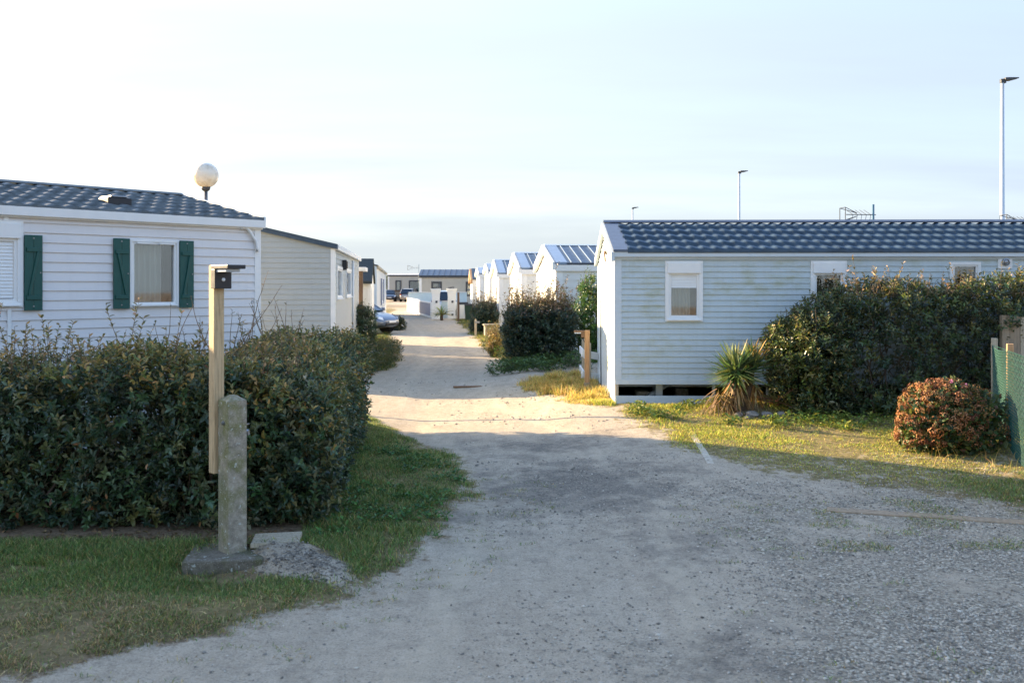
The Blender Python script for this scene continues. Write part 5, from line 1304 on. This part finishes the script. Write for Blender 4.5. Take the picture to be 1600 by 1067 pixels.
x, y = scatter(500, 1.5, 5.2, 11.6, 13.4, lambda x, y: cl(x,y,.5,125,.44,.62))
weeds('weeds', x, y, .07, .03, [srgb(120,140,52), srgb(92,120,46), srgb(150,150,62)], 'sunlit broad-leaved weeds at the foot of the tall hedge', h=.10)
x, y = scatter(900, -4.2, -2.7, 21.5, 28, lambda x, y: (x < edgeL(y)+.1)*cl(x,y,.6,141,.4,.6))
weeds('weeds', x, y, .10, .03, [srgb(82,92,52), srgb(112,108,62), srgb(60,78,42), srgb(134,112,72)], 'dusty roadside weeds behind the clipped hedge', h=.45)
x, y = scatter(520, -.5, 2.0, 20.4, 21.9, lambda x, y: cl(x,y,.35,143,.46,.62))
weeds('weeds', x, y, .09, .036, [srgb(72,104,54), srgb(96,126,62), srgb(58,86,50)], 'leafy weeds along the foot of the large dark bush', h=.25)
x, y = scatter(400, -1.0, -.1, 23.0, 27, lambda x, y: (x > edgeR(y)-.2)*cl(x,y,.5,145,.42,.6))
weeds('weeds', x, y, .09, .036, [srgb(96,128,44), srgb(70,102,40), srgb(150,140,70)], 'bright weeds at the right road edge beside the large dark bush', h=.3)
# fallen leaves under the hedge
n = 420; x = rng.uniform(-4.5,-1.5,n); y = 7.2 + rng.exponential(.10,n)*rng.choice([-1,1],n); P = np.stack([x,y,H(x,y)+.008],1); th = rng.uniform(0,6.28,n)
v = leaf_arrays(P, np.stack([np.cos(th),np.sin(th),rng.normal(0,.25,n)],1), np.array([0,0,1.])+rng.normal(0,.3,(n,3)), .05*rng.uniform(.6,1.2,n), .024*rng.uniform(.6,1.2,n), pal(n,[srgb(120,92,62),srgb(150,122,84),srgb(96,72,50)],[1,1,1]))
props(np_mesh('leaf_litter', v[0], v[1], M['leaf2'], None, colors=v[2]), 'dry brown leaves fallen along the foot of the clipped hedge', 'leaf litter', kind='stuff')
# loose stones
def pebbles(name, n, dens, box, smin, smax, label, tone=1.0):
    x, y = scatter(n, *box, dens); n = len(x); base = np.array([(1,0,0),(0,1,0),(-1,0,0),(0,-1,0),(.0,0,.8),(0,0,-.5),(.6,.6,.45),(-.6,.55,.4),(-.55,-.6,.45),(.6,-.55,.4)], float)
    fs = np.array([(0,6,9),(6,4,9),(0,1,6),(1,7,6),(6,7,4),(1,2,7),(7,2,8),(7,8,4),(2,3,8),(8,3,9),(8,9,4),(3,0,9)])
    s = smin + (smax-smin)*rng.random(n)**3; th = rng.uniform(0,6.28,n); B = base[None]*(1+rng.normal(0,.22,(n,10,3)))*s[:,None,None]; B[...,0] *= rng.uniform(.8,1.5,n)[:,None]
    c, q = np.cos(th)[:,None], np.sin(th)[:,None]; X = B[...,0]*c - B[...,1]*q + x[:,None]; Y = B[...,0]*q + B[...,1]*c + y[:,None]; Z = B[...,2] + (H(x,y) + s*.2)[:,None]
    Ff = (np.arange(n)[:,None,None]*10 + fs[None]).reshape(-1,3); g = rng.choice([.10,.16,.22,.30,.42,.55], n, p=[.02,.13,.27,.29,.20,.09])*tone
    cc = np.repeat(np.stack([g*1.13, g*1.02, g*.84],1), 10, 0)
    return props(np_mesh(name, np.stack([X,Y,Z],-1).reshape(-1,3), Ff, M['pebble'], None, colors=cc), label, 'gravel', kind='stuff')
mp_, ntp, bp = new_mat('loose_stone'); at = N(ntp, 'ShaderNodeAttribute', attribute_name='tint'); ntp.links.new(mixc(ntp, noise(ntp, 300, 3), at.outputs['Color'], (.5,.48,.45,1), 'OVERLAY'), bp.inputs['Base Color']); bp.inputs['Roughness'].default_value = .9; M['pebble'] = mp_
pebbles('gravel', 140000, lambda x, y: np.clip((masks(x,y)[1]*.85 + masks(x,y)[2]*.35)*(.35+1.1*cl(x,y,.9,161,.35,.65)) + .03, 0, 1)*(1-.75*np.clip(tracks(x,y),0,1))*(x > edgeL(y)+.05)*(1-ss(.5,.9,grassy(x,y))), (-2.2, 4.8, 4.2, 10.5), .0035, .0115, 'loose grey gravel stones scattered over the near part of the road')
pebbles('gravel', 9000, lambda x, y: np.exp(-(((x+1.43)/.28)**2+((y-6.62+.5*(x+1.5))/.19)**2)), (-2.2, -.9, 6.1, 7.2), .004, .013, 'fine gravel heap beside the mossy concrete post', .6)
pebbles('gravel', 16000, lambda x, y: .15*(grassy(x,y) < .4)*(x > edgeL(y))*cl(x,y,.9,131,.4,.7), (-2.6, 3.0, 10.0, 20.0), .006, .02, 'dark stones scattered over the sunlit part of the road')

# ------------------------------------------------------------------ unused slot for an unseen off-frame shadow caster
# ==SHADE==

# ------------------------------------------------------------------ sky, sun, camera
w = bpy.data.worlds.new('World'); scene.world = w; w.use_nodes = True; nt = w.node_tree
bgn = nt.nodes['Background']
sky = nt.nodes.new('ShaderNodeTexSky'); sky.sky_type = 'NISHITA'; sky.sun_disc = False
az = math.atan2(SUN_FROM[0], SUN_FROM[1])
sky.sun_elevation = math.radians(SUN_ELEV); sky.sun_rotation = az; sky.air_density = 1.0; sky.dust_density = 1.2; sky.ozone_density = 1.0; sky.altitude = 0
tc = nt.nodes.new('ShaderNodeTexCoord'); sepx = nt.nodes.new('ShaderNodeSeparateXYZ'); nt.links.new(tc.outputs['Generated'], sepx.inputs[0])
def math_(op, a, b=None):
    n = nt.nodes.new('ShaderNodeMath'); n.operation = op
    for i, v in enumerate((a, b)):
        if v is None: continue
        if isinstance(v, bpy.types.NodeSocket): nt.links.new(v, n.inputs[i])
        else: n.inputs[i].default_value = v
    return n.outputs[0]
zc = math_('ADD', math_('MAXIMUM', sepx.outputs['Z'], 0.0), .12)
cmb = nt.nodes.new('ShaderNodeCombineXYZ'); nt.links.new(math_('DIVIDE', sepx.outputs['X'], zc), cmb.inputs[0]); nt.links.new(math_('DIVIDE', sepx.outputs['Y'], zc), cmb.inputs[1])
mpn = nt.nodes.new('ShaderNodeMapping'); mpn.inputs['Rotation'].default_value = (0,0,.35); mpn.inputs['Scale'].default_value = (.35, 1.1, 1); nt.links.new(cmb.outputs[0], mpn.inputs[0])
cn = noise(nt, .9, 6, .55, vec=mpn.outputs[0])
veil = math_('MULTIPLY', ramp(nt, cn, [(.30, .82), (.70, .99)]), ramp(nt, sepx.outputs['Z'], [(.0, 1), (.26, .92), (.5, .10)]))
side = ramp(nt, math_('ADD', sepx.outputs['X'], .5), [(.05, (1.50, 1.58, 1.63, 1)), (.45, (1.44, 1.54, 1.65, 1)), (1, (1.12, 1.29, 1.60, 1))])
c1 = mixc(nt, veil, mixc(nt, 1., sky.outputs[0], (.94, 1.0, 1.13, 1), 'MULTIPLY'), side)
# low grey-blue cloud bank near the horizon
mp2 = nt.nodes.new('ShaderNodeMapping'); mp2.inputs['Scale'].default_value = (1.2, 1.2, 9); nt.links.new(tc.outputs['Generated'], mp2.inputs[0])
n2 = noise(nt, 1.6, 5, .6, vec=mp2.outputs[0])
edge = math_('ADD', sepx.outputs['Z'], math_('MULTIPLY', math_('SUBTRACT', n2, .5), .10))
bank = ramp(nt, edge, [(.055, 1), (.088, 0)])
bk2 = nt.nodes.new('ShaderNodeMath'); bk2.operation = 'MULTIPLY'; nt.links.new(bank, bk2.inputs[0]); bk2.inputs[1].default_value = .7
c2 = mixc(nt, bk2.outputs[0], c1, (1.26, 1.41, 1.50, 1))
nt.links.new(c2, bgn.inputs['Color']); bgn.inputs['Strength'].default_value = .12

sd = bpy.data.lights.new('sun', 'SUN'); sd.energy = 4.2; sd.angle = math.radians(.55); sd.color = (1, .75, .46)
so = bpy.data.objects.new('sun', sd); COL.objects.link(so)
ce, se = math.cos(math.radians(SUN_ELEV)), math.sin(math.radians(SUN_ELEV))
to_sun = Vector((SUN_FROM[0]*ce, SUN_FROM[1]*ce, se)); so.rotation_euler = (to_sun).to_track_quat('Z', 'Y').to_euler(); so.location = to_sun*60

cd = bpy.data.cameras.new('camera'); co = bpy.data.objects.new('camera', cd); COL.objects.link(co); scene.camera = co
co.location = (0, 0, CAM_H); co.rotation_euler = (math.radians(90), 0, 0)
cd.sensor_width = 36; cd.lens = 33.75; cd.shift_y = -86.5/1600; cd.clip_start = .1; cd.clip_end = 6000
cd.dof.use_dof = True; cd.dof.focus_distance = 14; cd.dof.aperture_fstop = 4.0
scene.view_settings.view_transform = 'Standard'; scene.view_settings.look = 'None'; scene.view_settings.gamma = 1
scene.view_settings.exposure = 2.24
scene.render.resolution_x = 1024; scene.render.resolution_y = 682
scene.cycles.use_denoising = True
scene.cycles.max_bounces = 8; scene.cycles.transparent_max_bounces = 16
